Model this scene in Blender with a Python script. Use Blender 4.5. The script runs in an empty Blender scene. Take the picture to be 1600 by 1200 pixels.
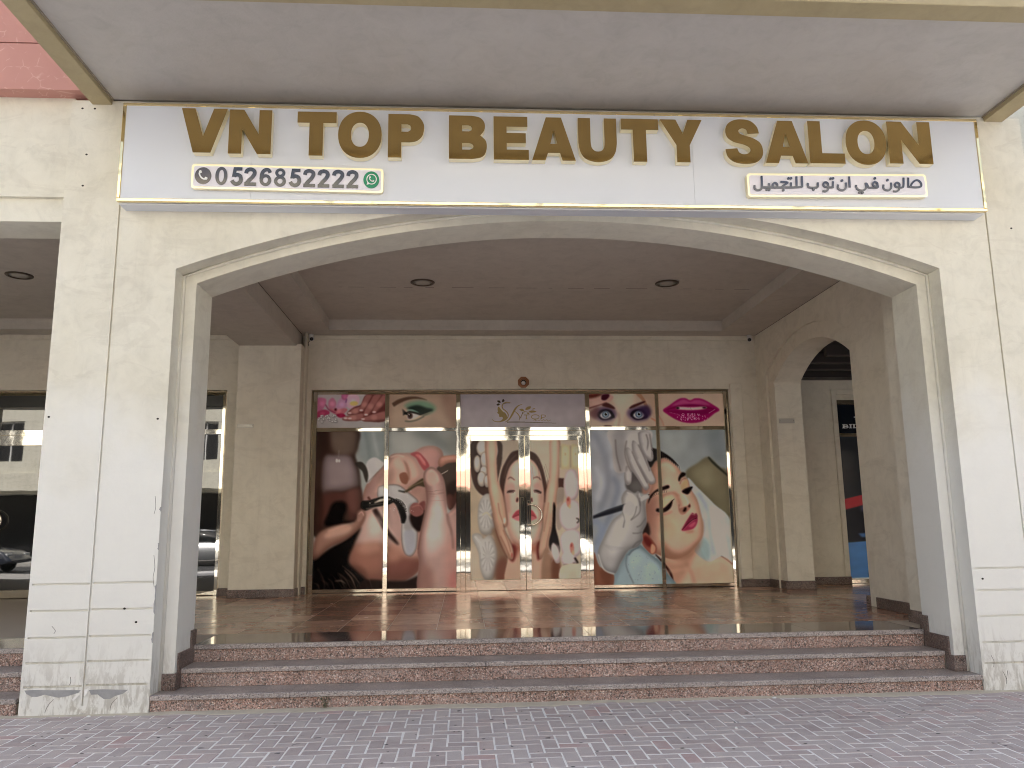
import bpy, bmesh, math, random
import numpy as np
from mathutils import Vector, Matrix
from mathutils.geometry import tessellate_polygon

S = bpy.context.scene
COL = S.collection
R = math.radians
random.seed(7)

# ------------------------------------------------------------------ camera, sky, sun, exposure
CAM_Z = 1.48
F_PX, PITCH, YAW, ROLL = 1254.05, 0.17256, 0.06284, 0.01249
cp, sp, cy, sy, cr, sr = math.cos(PITCH), math.sin(PITCH), math.cos(YAW), math.sin(YAW), math.cos(ROLL), math.sin(ROLL)
fwd = Vector((sy * cp, cy * cp, sp)); rgt = Vector((cy, -sy, 0)); up = rgt.cross(fwd)
r2 = rgt * cr - up * sr; u2 = up * cr + rgt * sr
cam = bpy.data.cameras.new('camera'); cam.sensor_width = 36; cam.lens = F_PX / 1600 * 36
cam.clip_start = .05; cam.clip_end = 500
co = bpy.data.objects.new('camera', cam); COL.objects.link(co)
co.matrix_world = Matrix(((r2.x, u2.x, -fwd.x, 0), (r2.y, u2.y, -fwd.y, 0), (r2.z, u2.z, -fwd.z, CAM_Z), (0, 0, 0, 1)))
S.camera = co

SUN_EL, SUN_AZ = 52, -18          # sun stands behind the salon, a little to the left: azimuth from +y towards +x
w = bpy.data.worlds.new('World'); S.world = w; w.use_nodes = True
nt = w.node_tree; nt.nodes.clear()
sky = nt.nodes.new('ShaderNodeTexSky'); sky.sky_type = 'NISHITA'; sky.sun_disc = False
sky.sun_elevation = R(SUN_EL); sky.sun_rotation = R(SUN_AZ); sky.dust_density = 6.0; sky.air_density = 1.0; sky.ozone_density = 1.0
bg = nt.nodes.new('ShaderNodeBackground'); bg.inputs[1].default_value = 0.15
wo = nt.nodes.new('ShaderNodeOutputWorld'); hz = nt.nodes.new('ShaderNodeHueSaturation'); hz.inputs['Saturation'].default_value = .70; nt.links.new(sky.outputs[0], hz.inputs['Color']); nt.links.new(hz.outputs[0], bg.inputs[0]); nt.links.new(bg.outputs[0], wo.inputs[0])
sl = bpy.data.lights.new('sun', 'SUN'); sl.energy = 3.0; sl.angle = R(.53); sl.color = (1, .985, .955)
so = bpy.data.objects.new('sun', sl); COL.objects.link(so)
sd = Vector((math.sin(R(SUN_AZ)) * math.cos(R(SUN_EL)), math.cos(R(SUN_AZ)) * math.cos(R(SUN_EL)), math.sin(R(SUN_EL))))
so.rotation_euler = (-sd).to_track_quat('-Z', 'Y').to_euler()
S.view_settings.view_transform = 'Standard'; S.view_settings.look = 'None'
S.view_settings.gamma = 1; S.view_settings.use_curve_mapping = False
S.view_settings.exposure = 1.65
S.cycles.filter_width = 1.05
S.cycles.max_bounces = 10; S.cycles.diffuse_bounces = 6; S.cycles.glossy_bounces = 5

# ------------------------------------------------------------------ helpers
def lin(c):
    out = []
    for v in c[:3]:
        v = v / 255.
        out.append(v / 12.92 if v <= .04045 else ((v + .055) / 1.055) ** 2.4)
    return (*out, 1.0)

class MB:
    """collects faces of one mesh"""
    def __init__(s): s.v = []; s.f = []
    def add(s, vs, fs):
        n = len(s.v); s.v += [tuple(p) for p in vs]; s.f += [tuple(i + n for i in q) for q in fs]; return s
    def box(s, x0, x1, y0, y1, z0, z1):
        return s.add([(x0, y0, z0), (x1, y0, z0), (x1, y1, z0), (x0, y1, z0), (x0, y0, z1), (x1, y0, z1), (x1, y1, z1), (x0, y1, z1)],
                     [(0, 3, 2, 1), (4, 5, 6, 7), (0, 1, 5, 4), (1, 2, 6, 5), (2, 3, 7, 6), (3, 0, 4, 7)])
    def cbox(s, x0, x1, y0, y1, z0, z1, b=.006):
        """box with chamfered edges"""
        xs = (x0, x1); ys = (y0, y1); zs = (z0, z1); vs = []; idx = {}
        for i in (0, 1):
            for j in (0, 1):
                for k in (0, 1):
                    sx, sy_, sz = (1, -1)[i], (1, -1)[j], (1, -1)[k]
                    for a in range(3):
                        p = [xs[i] + sx * b, ys[j] + sy_ * b, zs[k] + sz * b]
                        p[a] = (xs[i], ys[j], zs[k])[a]
                        idx[(i, j, k, a)] = len(vs); vs.append(p)
        fs = []
        for a in range(3):
            o = [c for c in range(3) if c != a]
            for side in (0, 1):
                q = []
                for (m, n) in ((0, 0), (1, 0), (1, 1), (0, 1)):
                    t = [0, 0, 0]; t[a] = side; t[o[0]] = m; t[o[1]] = n; q.append(idx[(t[0], t[1], t[2], a)])
                fs.append(q)
        for a in range(3):
            o = [c for c in range(3) if c != a]
            for m in (0, 1):
                for n in (0, 1):
                    t0 = [0, 0, 0]; t1 = [0, 0, 0]; t0[o[0]] = t1[o[0]] = m; t0[o[1]] = t1[o[1]] = n; t0[a] = 0; t1[a] = 1
                    fs.append([idx[(*t0, o[0])], idx[(*t1, o[0])], idx[(*t1, o[1])], idx[(*t0, o[1])]])
        for i in (0, 1):
            for j in (0, 1):
                for k in (0, 1): fs.append([idx[(i, j, k, 0)], idx[(i, j, k, 1)], idx[(i, j, k, 2)]])
        return s.add(vs, fs)
    def shape(s, loops, d0, d1, ax='y', bev=0):
        """2D loops (first outer, then holes) extruded along ax between d0 and d1. d0 is the seen side.
        ax y: (x,z); ax x: (y,z); ax z: (x,y)"""
        def P(p, d):
            return (p[0], d, p[1]) if ax == 'y' else ((d, p[0], p[1]) if ax == 'x' else (p[0], p[1], d))
        lo = []
        for k, l in enumerate(loops):
            a = sum(l[i][0] * l[(i + 1) % len(l)][1] - l[(i + 1) % len(l)][0] * l[i][1] for i in range(len(l)))
            l = list(l)
            if (a > 0) != (k == 0): l.reverse()
            lo.append(l)
        front = lo
        tris = tessellate_polygon([[Vector((p[0], p[1], 0)) for p in l] for l in lo])
        flat = [p for l in lo for p in l]; n = len(flat)
        vs = [P(p, d0) for p in flat] + [P(p, d1) for p in flat]
        fs = [tuple(t) for t in tris] + [tuple(n + i for i in reversed(t)) for t in tris]
        o = 0
        for l in lo:
            m = len(l)
            for i in range(m):
                a, b = o + i, o + (i + 1) % m; fs.append((a, b, n + b, n + a))
            o += m
        return s.add(vs, fs)
    def tube(s, pts, r, n=8, closed=False):
        pts = [Vector(p) for p in pts]; m = len(pts); rs = r if isinstance(r, (list, tuple)) else [r] * m
        vs = []; nrm = None
        for i, p in enumerate(pts):
            if closed: t = pts[(i + 1) % m] - pts[i - 1]
            else: t = pts[min(i + 1, m - 1)] - pts[max(i - 1, 0)]
            t.normalize()
            if nrm is None: nrm = t.orthogonal().normalized()
            nrm = (nrm - t * nrm.dot(t)).normalized(); b = t.cross(nrm)
            for k in range(n):
                a = 2 * math.pi * k / n; vs.append(p + (nrm * math.cos(a) + b * math.sin(a)) * rs[i])
        fs = []
        for i in range(m if closed else m - 1):
            for k in range(n):
                a, b = i * n + k, i * n + (k + 1) % n; j = (i + 1) % m
                fs.append((a, b, j * n + (k + 1) % n, j * n + k))
        if not closed: fs += [tuple(reversed(range(n))), tuple((m - 1) * n + k for k in range(n))]
        return s.add(vs, fs)
    def lathe(s, prof, c, ax='z', n=24):
        """profile of (radius, height)"""
        vs = []; fs = []
        for (r, h) in prof:
            for k in range(n):
                a = 2 * math.pi * k / n; x, y = r * math.cos(a), r * math.sin(a)
                q = (x, y, h) if ax == 'z' else ((x, h, y) if ax == 'y' else (h, x, y))
                vs.append((c[0] + q[0], c[1] + q[1], c[2] + q[2]))
        for i in range(len(prof) - 1):
            for k in range(n):
                fs.append((i * n + k, i * n + (k + 1) % n, (i + 1) * n + (k + 1) % n, (i + 1) * n + k))
        fs += [tuple(range(n)), tuple((len(prof) - 1) * n + k for k in reversed(range(n)))]
        return s.add(vs, fs)
    def mesh(s, name, mat, smooth=False):
        me = bpy.data.meshes.new(name); me.from_pydata(s.v, [], s.f)
        bm = bmesh.new(); bm.from_mesh(me); bmesh.ops.recalc_face_normals(bm, faces=bm.faces); bm.to_mesh(me); bm.free()
        if mat: me.materials.append(mat)
        if smooth: me.polygons.foreach_set('use_smooth', [True] * len(me.polygons))
        me.update(); return me
    def obj(s, name, mat, parent=None, smooth=False):
        return link(name, s.mesh(name, mat, smooth), parent)

def link(name, me, parent=None):
    o = bpy.data.objects.new(name, me); COL.objects.link(o)
    if parent:
        o.parent = parent
        p = Vector((0, 0, 0)); q = parent
        while q: p += q.location; q = q.parent
        o.location = -p            # shapes are written in world metres
    return o

def thing(name, label, cat, loc=(0, 0, 0), group=None):
    o = bpy.data.objects.new(name, None); COL.objects.link(o); o.location = loc; o.empty_display_size = .2
    o['label'] = label; o['category'] = cat
    if group: o['group'] = group
    return o
def tag(o, label, cat, group=None):
    o['label'] = label; o['category'] = cat
    if group: o['group'] = group
    return o
def struct(o): o['kind'] = 'structure'; return o

def rect(x0, x1, z0, z1): return [(x0, z0), (x1, z0), (x1, z1), (x0, z1)]
def arc3(a, m, b, n=28):
    """points of the circle through a, m, b from a to b"""
    ax, ay = a; bx, by = m; cx, cy_ = b
    d = 2 * (ax * (by - cy_) + bx * (cy_ - ay) + cx * (ay - by))
    ux = ((ax * ax + ay * ay) * (by - cy_) + (bx * bx + by * by) * (cy_ - ay) + (cx * cx + cy_ * cy_) * (ay - by)) / d
    uy = ((ax * ax + ay * ay) * (cx - bx) + (bx * bx + by * by) * (ax - cx) + (cx * cx + cy_ * cy_) * (bx - ax)) / d
    r = math.hypot(ax - ux, ay - uy); t0 = math.atan2(ay - uy, ax - ux); t1 = math.atan2(cy_ - uy, cx - ux)
    return [(ux + r * math.cos(t0 + (t1 - t0) * i / n), uy + r * math.sin(t0 + (t1 - t0) * i / n)) for i in range(n + 1)]
def ell(cx, cz, rx, rz, n=28, p=2.0):
    out = []
    for i in range(n):
        a = 2 * math.pi * i / n; c, s_ = math.cos(a), math.sin(a)
        out.append((cx + rx * math.copysign(abs(c) ** (2 / p), c), cz + rz * math.copysign(abs(s_) ** (2 / p), s_)))
    return out
def rrect(x0, x1, z0, z1, r, n=5):
    out = []
    for (cx, cz, a0) in ((x1 - r, z0 + r, -90), (x1 - r, z1 - r, 0), (x0 + r, z1 - r, 90), (x0 + r, z0 + r, 180)):
        for i in range(n + 1):
            a = R(a0 + 90 * i / n); out.append((cx + r * math.cos(a), cz + r * math.sin(a)))
    return out
def cat(pts, closed=False, k=6):
    """Catmull-Rom through points"""
    n = len(pts); out = []
    rng = range(n if closed else n - 1)
    for i in rng:
        if closed: p0, p1, p2, p3 = pts[i - 1], pts[i], pts[(i + 1) % n], pts[(i + 2) % n]
        else: p0, p1, p2, p3 = pts[max(i - 1, 0)], pts[i], pts[i + 1], pts[min(i + 2, n - 1)]
        for j in range(k):
            t = j / k
            out.append(tuple(.5 * ((2 * b) + (-a + c) * t + (2 * a - 5 * b + 4 * c - d) * t * t + (-a + 3 * b - 3 * c + d) * t ** 3) for a, b, c, d in zip(p0, p1, p2, p3)))
    if not closed: out.append(tuple(pts[-1]))
    return out
def stroke(pts, wd):
    """outline of a polyline of given width (flat caps); wd may be a list"""
    n = len(pts); ws = wd if isinstance(wd, (list, tuple)) else [wd] * n; L = []; Rr = []
    for i in range(n):
        a = pts[max(i - 1, 0)]; b = pts[i]; c = pts[min(i + 1, n - 1)]
        d1 = Vector((b[0] - a[0], b[1] - a[1])); d2 = Vector((c[0] - b[0], c[1] - b[1]))
        if i == 0: d1 = d2
        if i == n - 1: d2 = d1
        d1.normalize(); d2.normalize(); t = (d1 + d2)
        t = t.normalized() if t.length > 1e-6 else d1
        nn = Vector((-t.y, t.x)); k = 1 / max(.5, nn.dot(Vector((-d1.y, d1.x))))
        h = ws[i] / 2 * k
        L.append((b[0] + nn.x * h, b[1] + nn.y * h)); Rr.append((b[0] - nn.x * h, b[1] - nn.y * h))
    return L + Rr[::-1]

# ------------------------------------------------------------------ materials
def mat(name, col=(.5, .5, .5, 1), rough=.6, metal=0, spec=.5, coat=0, ior=None):
    m = bpy.data.materials.new(name); m.use_nodes = True; n = m.node_tree.nodes; b = n['Principled BSDF']
    b.inputs['Base Color'].default_value = (*col[:3], 1); b.inputs['Roughness'].default_value = rough; b.inputs['Metallic'].default_value = metal
    b.inputs['Specular IOR Level'].default_value = spec; b.inputs['Coat Weight'].default_value = coat
    if ior: b.inputs['IOR'].default_value = ior
    return m
class G:
    """small node graph builder"""
    def __init__(s, m): s.m = m; s.t = m.node_tree; s.b = s.t.nodes['Principled BSDF']
    def n(s, typ, ins=None, **kw):
        nd = s.t.nodes.new(typ)
        for k, v in kw.items(): setattr(nd, k, v)
        for k, v in (ins or {}).items(): s.set(nd.inputs[k], v)
        return nd
    def set(s, inp, v):
        if isinstance(v, bpy.types.NodeSocket): s.t.links.new(v, inp)
        else: inp.default_value = v
    def pos(s, scale=(1, 1, 1)):
        g = s.n('ShaderNodeNewGeometry'); mp = s.n('ShaderNodeMapping', {'Vector': g.outputs['Position'], 'Scale': scale}); return mp.outputs[0]
    def noise(s, vec, scale, det=4, rough=.55, dist=0):
        return s.n('ShaderNodeTexNoise', {'Vector': vec, 'Scale': scale, 'Detail': det, 'Roughness': rough, 'Distortion': dist}).outputs[0]
    def ramp(s, f, *stops):
        r = s.n('ShaderNodeValToRGB', {'Fac': f}); e = r.color_ramp.elements
        while len(e) > 2: e.remove(e[-1])
        for i, (p, c) in enumerate(stops):
            el = e[i] if i < 2 else e.new(p)
            el.position = p; el.color = c if len(c) == 4 else (*c, 1)
        return r.outputs[0]
    def mix(s, f, a, b, mode='MIX'):
        x = s.n('ShaderNodeMix', data_type='RGBA', blend_type=mode)
        s.set(x.inputs[0], f); s.set(x.inputs[6], a); s.set(x.inputs[7], b); return x.outputs[2]
    def math(s, op, a, b=0.0):
        x = s.n('ShaderNodeMath', operation=op); s.set(x.inputs[0], a); s.set(x.inputs[1], b); return x.outputs[0]
    def bump(s, h, st=.2, d=.01):
        x = s.n('ShaderNodeBump', {'Height': h, 'Strength': st, 'Distance': d}); s.set(s.b.inputs['Normal'], x.outputs[0])
    def base(s, c): s.set(s.b.inputs['Base Color'], c)
    def rough(s, c): s.set(s.b.inputs['Roughness'], c)

def g3(v): return (v, v, v, 1)
def plaster(name, c0, c1, stain=.25, dirt=(.30, .27, .22, 1), rough=.75, chips=False):
    m = mat(name, c0, rough); g = G(m); p = g.pos()
    a = g.noise(p, 1.1, 5, .6, .4); b = g.noise(g.pos((1.5, 1.5, .35)), 2.2, 6, .65)
    c = g.mix(g.ramp(a, (.35, g3(0)), (.68, g3(1))), c0, c1)
    c = g.mix(g.math('MULTIPLY', g.ramp(b, (.52, g3(0)), (.78, g3(1))), stain), c, dirt)
    sp_ = g.noise(p, 14, 5, .7)
    c = g.mix(g.math('MULTIPLY', g.ramp(sp_, (.62, g3(0)), (.75, g3(1))), stain * .6), c, dirt)
    mot = g.noise(p, 5.5, 6, .68, .8)
    c = g.mix(.55, c, g.mix(1, c, g.ramp(mot, (.30, g3(.84)), (.50, g3(1)), (.72, g3(1.10))), 'MULTIPLY'))
    trowel = g.noise(g.pos((.6, .6, 1.6)), 3.1, 4, .6, 1.5)
    c = g.mix(g.math('MULTIPLY', g.ramp(trowel, (.56, g3(0)), (.62, g3(1))), .16), c, dirt)
    drip = g.noise(g.pos((7, 7, .22)), 2.6, 4, .6)
    c = g.mix(g.math('MULTIPLY', g.ramp(drip, (.58, g3(0)), (.74, g3(1))), stain * .7), c, dirt)
    if chips:
        # scuffs and peeled paint that gather on the lowest half metre of the wall
        z = g.n('ShaderNodeSeparateXYZ', {'Vector': g.n('ShaderNodeNewGeometry').outputs['Position']}).outputs[2]
        low = g.ramp(z, (.0, g3(1)), (.62, g3(0)))
        zz = g.math('ADD', z, g.math('MULTIPLY', g.noise(g.pos((1, 1, 1)), 1.6, 3, .5), 2.2))
        c = g.mix(g.math('MULTIPLY', g.ramp(g.math('MULTIPLY', zz, .2), (.60, g3(1)), (.80, g3(0))), .8), c, (.745, .745, .715, 1))
        s1 = g.noise(g.pos((3, 3, .9)), 5, 6, .7, .6)
        c = g.mix(g.math('MULTIPLY', g.math('MULTIPLY', g.ramp(s1, (.46, g3(0)), (.58, g3(1))), low), .75), c, (.36, .33, .28, 1))
        s2 = g.noise(g.pos((1.2, 1.2, 1.2)), 4.0, 5, .6, .3)
        c = g.mix(g.math('MULTIPLY', g.math('MULTIPLY', g.ramp(s2, (.6, g3(0)), (.62, g3(1))), g.ramp(z, (.05, g3(1)), (.25, g3(0)))), .8), c, (.33, .33, .33, 1))
    g.base(c)
    g.bump(g.math('ADD', g.math('MULTIPLY', g.noise(p, 38, 3, .6), .5), g.math('MULTIPLY', g.noise(p, 4, 4, .6), 1.4)), .22, .014)
    return m
M = {}
M['plaster'] = plaster('cream_plaster', (.655, .625, .525, 1), (.72, .695, .60, 1), .17, (.46, .42, .35, 1), chips=True)
M['plaster_in'] = plaster('portico_plaster', (.675, .62, .51, 1), (.73, .68, .575, 1), .18, (.46, .40, .31, 1))
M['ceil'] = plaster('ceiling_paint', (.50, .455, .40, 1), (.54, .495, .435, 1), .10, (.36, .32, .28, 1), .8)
M['soffit'] = plaster('soffit_paint', (.43, .41, .39, 1), (.47, .45, .43, 1), .10, (.40, .37, .33, 1), .55)
M['beam'] = plaster('beam_paint', (.36, .30, .175, 1), (.41, .345, .21, 1), .3, (.30, .24, .15, 1), .6)
M['dark'] = mat('dark_void', (.012, .011, .010), .6)
M['groove'] = mat('joint_mastic', (.30, .26, .20), .8)
def red_clad():
    m = mat('red_cladding', (.42, .17, .14), .55); g = G(m); p = g.pos()
    a = g.noise(p, 2.5, 4, .6)
    c = g.mix(a, (.46, .21, .175, 1), (.55, .275, .23, 1))
    # trowel flecks
    v = g.n('ShaderNodeTexVoronoi', {'Vector': g.n('ShaderNodeMapping', {'Vector': p, 'Scale': (1, 1, 1), 'Rotation': (0, R(35), 0)}).outputs[0], 'Scale': 7.0}, feature='DISTANCE_TO_EDGE').outputs[0]
    k = g.noise(p, 9, 2, .5)
    f = g.math('MULTIPLY', g.ramp(v, (.0, g3(1)), (.035, g3(0))), g.ramp(k, (.50, g3(0)), (.56, g3(1))))
    c = g.mix(g.math('MULTIPLY', f, .55), c, (.70, .46, .38, 1)); g.base(c); g.bump(g.noise(p, 30, 3), .1); return m
M['red'] = red_clad()
def granite(name, gloss, lift=1.0, scale=95, cols=None):
    m = mat(name, (.2, .12, .1), gloss); g = G(m); p = g.pos()
    wv = g.n('ShaderNodeVectorMath', {0: p, 1: g.n('ShaderNodeTexNoise', {'Vector': p, 'Scale': 40.0}).outputs[1]}, operation='ADD')
    sc = g.n('ShaderNodeVectorMath', {0: g.n('ShaderNodeTexNoise', {'Vector': p, 'Scale': 60.0, 'Detail': 2}).outputs[1]}, operation='SCALE'); sc.inputs['Scale'].default_value = .012
    pp = g.n('ShaderNodeVectorMath', {0: p, 1: sc.outputs[0]}, operation='ADD').outputs[0]
    v = g.n('ShaderNodeTexVoronoi', {'Vector': pp, 'Scale': float(scale)})
    r = g.n('ShaderNodeSeparateColor', {'Color': v.outputs['Color']}).outputs[0]
    q = lambda c: tuple(min(1, x * lift) for x in c)
    cols = cols or [(.055, .045, .040), (.145, .090, .073), (.23, .148, .122), (.305, .21, .18), (.20, .165, .15), (.40, .335, .305)]
    st = [(0, q(cols[0])), (.16, q(cols[1])), (.38, q(cols[2])), (.62, q(cols[3])), (.78, q(cols[4])), (.93, q(cols[5]))]
    rr = g.ramp(r, *st); rr.node.color_ramp.interpolation = 'CONSTANT'
    big = g.noise(p, 3.0, 4, .6)
    c = g.mix(1, rr, g.ramp(big, (.3, g3(.72)), (.7, g3(1.1))), 'MULTIPLY')
    dust = g.noise(g.pos((1, 1, 3)), 2.2, 5, .7)
    c = g.mix(g.math('MULTIPLY', g.ramp(dust, (.5, g3(0)), (.72, g3(1))), .35), c, (.38, .33, .31, 1))
    g.base(c)
    if gloss > .3: g.bump(g.math('ADD', v.outputs['Distance'], r), .5, .006)
    return m
M['riser'] = granite('flamed_granite', .75, 1.75, 120)
M['tread'] = granite('polished_granite', .07, .62, 170)
M['tread_worn'] = granite('worn_tread_granite', .38, 1.65, 170, [(.12, .105, .10), (.19, .155, .14), (.24, .20, .18), (.28, .24, .22), (.21, .185, .17), (.32, .29, .27)])
M['nosing'] = granite('worn_nosing_granite', .6, 1.35, 150, [(.13, .115, .11), (.25, .21, .195), (.31, .27, .25), (.38, .335, .315), (.29, .26, .245), (.44, .41, .385)])
M['skirt'] = granite('skirting_granite', .35, .75, 130)
def tile_mat():
    m = mat('polished_floor_tile', (.2, .14, .1), .13); g = G(m); p = g.pos()
    rnd = g.n('ShaderNodeObjectInfo').outputs['Random']
    c = g.ramp(rnd, (0, lin((132, 98, 80))), (.2, lin((186, 150, 128))), (.45, lin((152, 116, 95))), (.65, lin((210, 178, 154))), (.85, lin((168, 126, 106))), (1, lin((140, 103, 88))))
    a = g.noise(g.pos((1, 1, 1)), 6, 6, .65, 1.2)
    c = g.mix(.5, c, g.mix(1, c, g.ramp(a, (.25, g3(.45)), (.75, g3(1.3))), 'MULTIPLY'))
    g.base(c)
    g.rough(g.ramp(g.noise(p, 3.5, 5, .7), (.3, g3(.14)), (.75, g3(.30))))
    g.bump(g.noise(p, 45, 3, .6), .02, .004)
    return m
M['tile'] = tile_mat()
M['grout'] = mat('tile_grout', (.44, .38, .31), .8)
def paver(name, island):
    m = mat(name, (.25, .22, .23), .85); g = G(m); p = g.pos()
    if island: rnd = g.n('ShaderNodeNewGeometry').outputs['Random Per Island']
    else: rnd = g.n('ShaderNodeObjectInfo').outputs['Random']
    c = g.ramp(rnd, (0, (.335, .278, .268)), (.3, (.405, .345, .332)), (.55, (.44, .39, .375)), (.78, (.375, .315, .302)), (.92, (.41, .325, .308)), (1, (.43, .29, .275)))
    a = g.noise(p, 7, 6, .7); c = g.mix(g.math('MULTIPLY', g.ramp(a, (.4, g3(0)), (.75, g3(1))), .55), c, (.52, .465, .45, 1))
    b = g.noise(p, 1.1, 4, .6, .5); c = g.mix(g.math('MULTIPLY', g.ramp(b, (.45, g3(0)), (.7, g3(1))), .5), c, (.51, .465, .45, 1))
    s_ = g.noise(p, 11, 2, .5); c = g.mix(g.ramp(s_, (.70, g3(0)), (.73, g3(1))), c, (.12, .11, .11, 1))
    f = g.noise(p, 260, 2, .6); c = g.mix(.35, c, g.mix(1, c, g.ramp(f, (.3, g3(.5)), (.7, g3(1.35))), 'MULTIPLY'))
    g.base(c); g.bump(g.noise(p, 160, 3, .7), .35, .004); return m
M['paver'] = paver('paving_brick', False); M['paver_mass'] = paver('paving_brick_mass', True)
def sandy(name, a, b, sc=8, bump=.3):
    m = mat(name, a, .95); g = G(m); p = g.pos(); n = g.noise(p, sc, 6, .7)
    g.base(g.mix(g.ramp(n, (.3, g3(0)), (.7, g3(1))), a, b)); g.bump(g.noise(p, 200, 3, .7), bump, .004); return m
M['joint'] = sandy('joint_sand', (.70, .68, .66, 1), (.80, .785, .76, 1))
M['dust'] = sandy('dusty_mortar', (.40, .36, .29, 1), (.52, .47, .38, 1), 5)
M['asphalt'] = sandy('asphalt', (.05, .05, .052, 1), (.075, .073, .072, 1), 3)
M['kerb'] = sandy('kerb_concrete', (.36, .34, .31, 1), (.45, .43, .40, 1))
def metal(name, col, rough, wob=.02):
    m = mat(name, col, rough, 1.0); g = G(m)
    g.bump(g.noise(g.pos(), 3.2, 2, .5), wob, .05); g.rough(g.ramp(g.noise(g.pos(), 25, 4, .7), (.3, g3(rough)), (.8, g3(rough + (.07 if rough > .08 else .015))))); return m
M['steel'] = metal('polished_steel', (.84, .79, .68), .03)
M['gold'] = metal('mirror_gold', (.56, .385, .145), .10, .012)
M['gold_edge'] = metal('bright_gold_edge', (.95, .86, .62), .28, .02)
M['gold_trim'] = metal('gold_mirror_trim', (.92, .76, .42), .05, .16)
def panel_mat():
    m = mat('white_sign_panel', (.66, .665, .70), .28); g = G(m)
    c = g.mix(g.noise(g.pos((.5, 1, 1)), 1.5, 4, .6), (.60, .63, .685, 1), (.67, .70, .755, 1)); g.base(c); g.bump(g.noise(g.pos(), 2.0, 2), .03, .05); return m
M['panel'] = panel_mat()
M['white'] = mat('white_plate', (.74, .72, .78), .22)
M['seam'] = mat('panel_seam', (.25, .25, .27), .6)
def ink(name, a, b):
    m = mat(name, a, .06, 0, .6, .6); g = G(m); g.base(g.mix(g.ramp(g.noise(g.pos(), 5, 2, .4), (.4, g3(0)), (.6, g3(1))), a, b)); return m
M['ink'] = ink('black_acrylic', (.012, .014, .018, 1), (.05, .042, .038, 1))
M['navy'] = ink('navy_acrylic', (.022, .026, .05, 1), (.035, .04, .07, 1))
M['brown_disc'] = ink('brown_disc', (.06, .045, .036, 1), (.085, .065, .05, 1))
M['green'] = mat('green_disc', lin((0, 132, 88)), .2)
M['white_ic'] = mat('white_icon', (.75, .75, .74), .3)
M['cctv'] = mat('white_camera_plastic', (.66, .64, .62), .35)
M['black'] = mat('black_plastic', (.012, .012, .013), .3)
M['lamp_ring'] = mat('bronze_lamp_ring', (.10, .075, .055), .4, .6)
M['lamp_glass'] = mat('frosted_lamp_glass', (.34, .31, .27), .3)
M['plate'] = metal('worn_metal_plate', (.50, .47, .42), .45)
M['bronze'] = mat('carved_wood', (.24, .085, .02), .35, 0, .5)
M['leaf'] = mat('weed_leaf', (.05, .085, .03), .7)
M['litter'] = mat('paper_scrap', (.7, .7, .68), .8)
M['frame_bronze'] = metal('bronze_frame', (.33, .28, .21), .22)
def shopglass():
    m = mat('tinted_glass', (.010, .011, .011), .015, 0, .5, 0, 2.3); g = G(m); g.bump(g.noise(g.pos(), .9, 2), .02, .06); return m
M['glass'] = shopglass()
M['blind'] = mat('dark_head_panel', (.012, .012, .012), .3)
PRINT_GAIN = 2.1
def print_mat():
    m = mat('printed_film', (1, 1, 1), .14, 0, .14); g = G(m)
    a = g.n('ShaderNodeVertexColor', layer_name='print'); g.base(a.outputs[0]); g.bump(g.noise(g.pos(), 1.7, 2), .02, .05); return m
M['print'] = print_mat()
M['brown_ceiling'] = mat('dark_wood_ceiling', (.020, .013, .011), .5)
M['brown_edge'] = mat('dark_wood_edge', (.07, .05, .045), .4)
ZF = .4415
# ================================================================== SETTING: ground
pave = struct(MB().box(-9, 11, -3, 7.3, -.3, -.0032).obj('pavement', M['joint']))
road = struct(MB().box(-40, 45, -12, -3.16, -.5, -.14).obj('road', M['asphalt']))
struct(MB().box(-40, 45, -17, -12, -.5, -.01).obj('far_pavement', M['kerb']))
struct(MB().box(-40, -9, -3, 40, -.5, -.02).box(11, 45, -3, 40, -.5, -.021).obj('side_ground', M['kerb']))
kerb = struct(MB().obj('kerb', M['kerb']))
kme = MB().cbox(-.49, .49, -.075, .075, -.3, .0, .012).mesh('kerb_stone', M['kerb'])
for i in range(40):
    k = link('kerb_stone', kme, kerb); k.location = (-19.5 + i, -3.08, 0)

U = .1075
def brick_mesh(name, m, wx, wy):
    b = MB(); c = .004; t = .0038; vs = []
    for (q, z) in ((0, -.05), (0, -.003), (c, 0)):
        vs += [(-wx + q, -wy + q, z), (wx - q, -wy + q, z), (wx - q, wy - q, z), (-wx + q, wy - q, z)]
    fs = [(8, 9, 10, 11)]
    for l in (0, 1):
        for k in range(4): fs.append((l * 4 + k, l * 4 + (k + 1) % 4, l * 4 + 4 + (k + 1) % 4, l * 4 + 4 + k))
    b.add(vs, fs); return b
J = .0056
bH = brick_mesh('brick', None, U - J, U / 2 - J); bV = brick_mesh('brick', None, U / 2 - J, U - J)
meH = bH.mesh('paving_brick', M['paver']); meV = bV.mesh('paving_brick', M['paver'])
def to_px(p):
    d = Vector(p) - Vector((0, 0, CAM_Z)); z = d.dot(fwd)
    return (800 + F_PX * d.dot(r2) / z, 600 - F_PX * d.dot(u2) / z) if z > .1 else (-1, -1)
cells = []
rb = random.Random(3)
Y1 = 6.975
for j in range(-4, 37):
    for i in range(-66, 86):
        c = (i - j) % 4
        x0, y0 = i * U, Y1 - (34 - j) * U
        if c == 0: cells.append((x0 + U, y0 + U / 2, 0))
        elif c == 3: cells.append((x0 + U / 2, y0 + U, 1))
cells = [c for c in cells if c[1] < 7.10]
def seen(c):
    u, v = to_px((c[0], c[1], 0)); return -20 < u < 1620 and v < 1215
vis = sorted([c for c in cells if seen(c)], key=lambda c: (c[0] ** 2 + c[1] ** 2))
big = set(vis[:296])
mass = MB()
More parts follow.
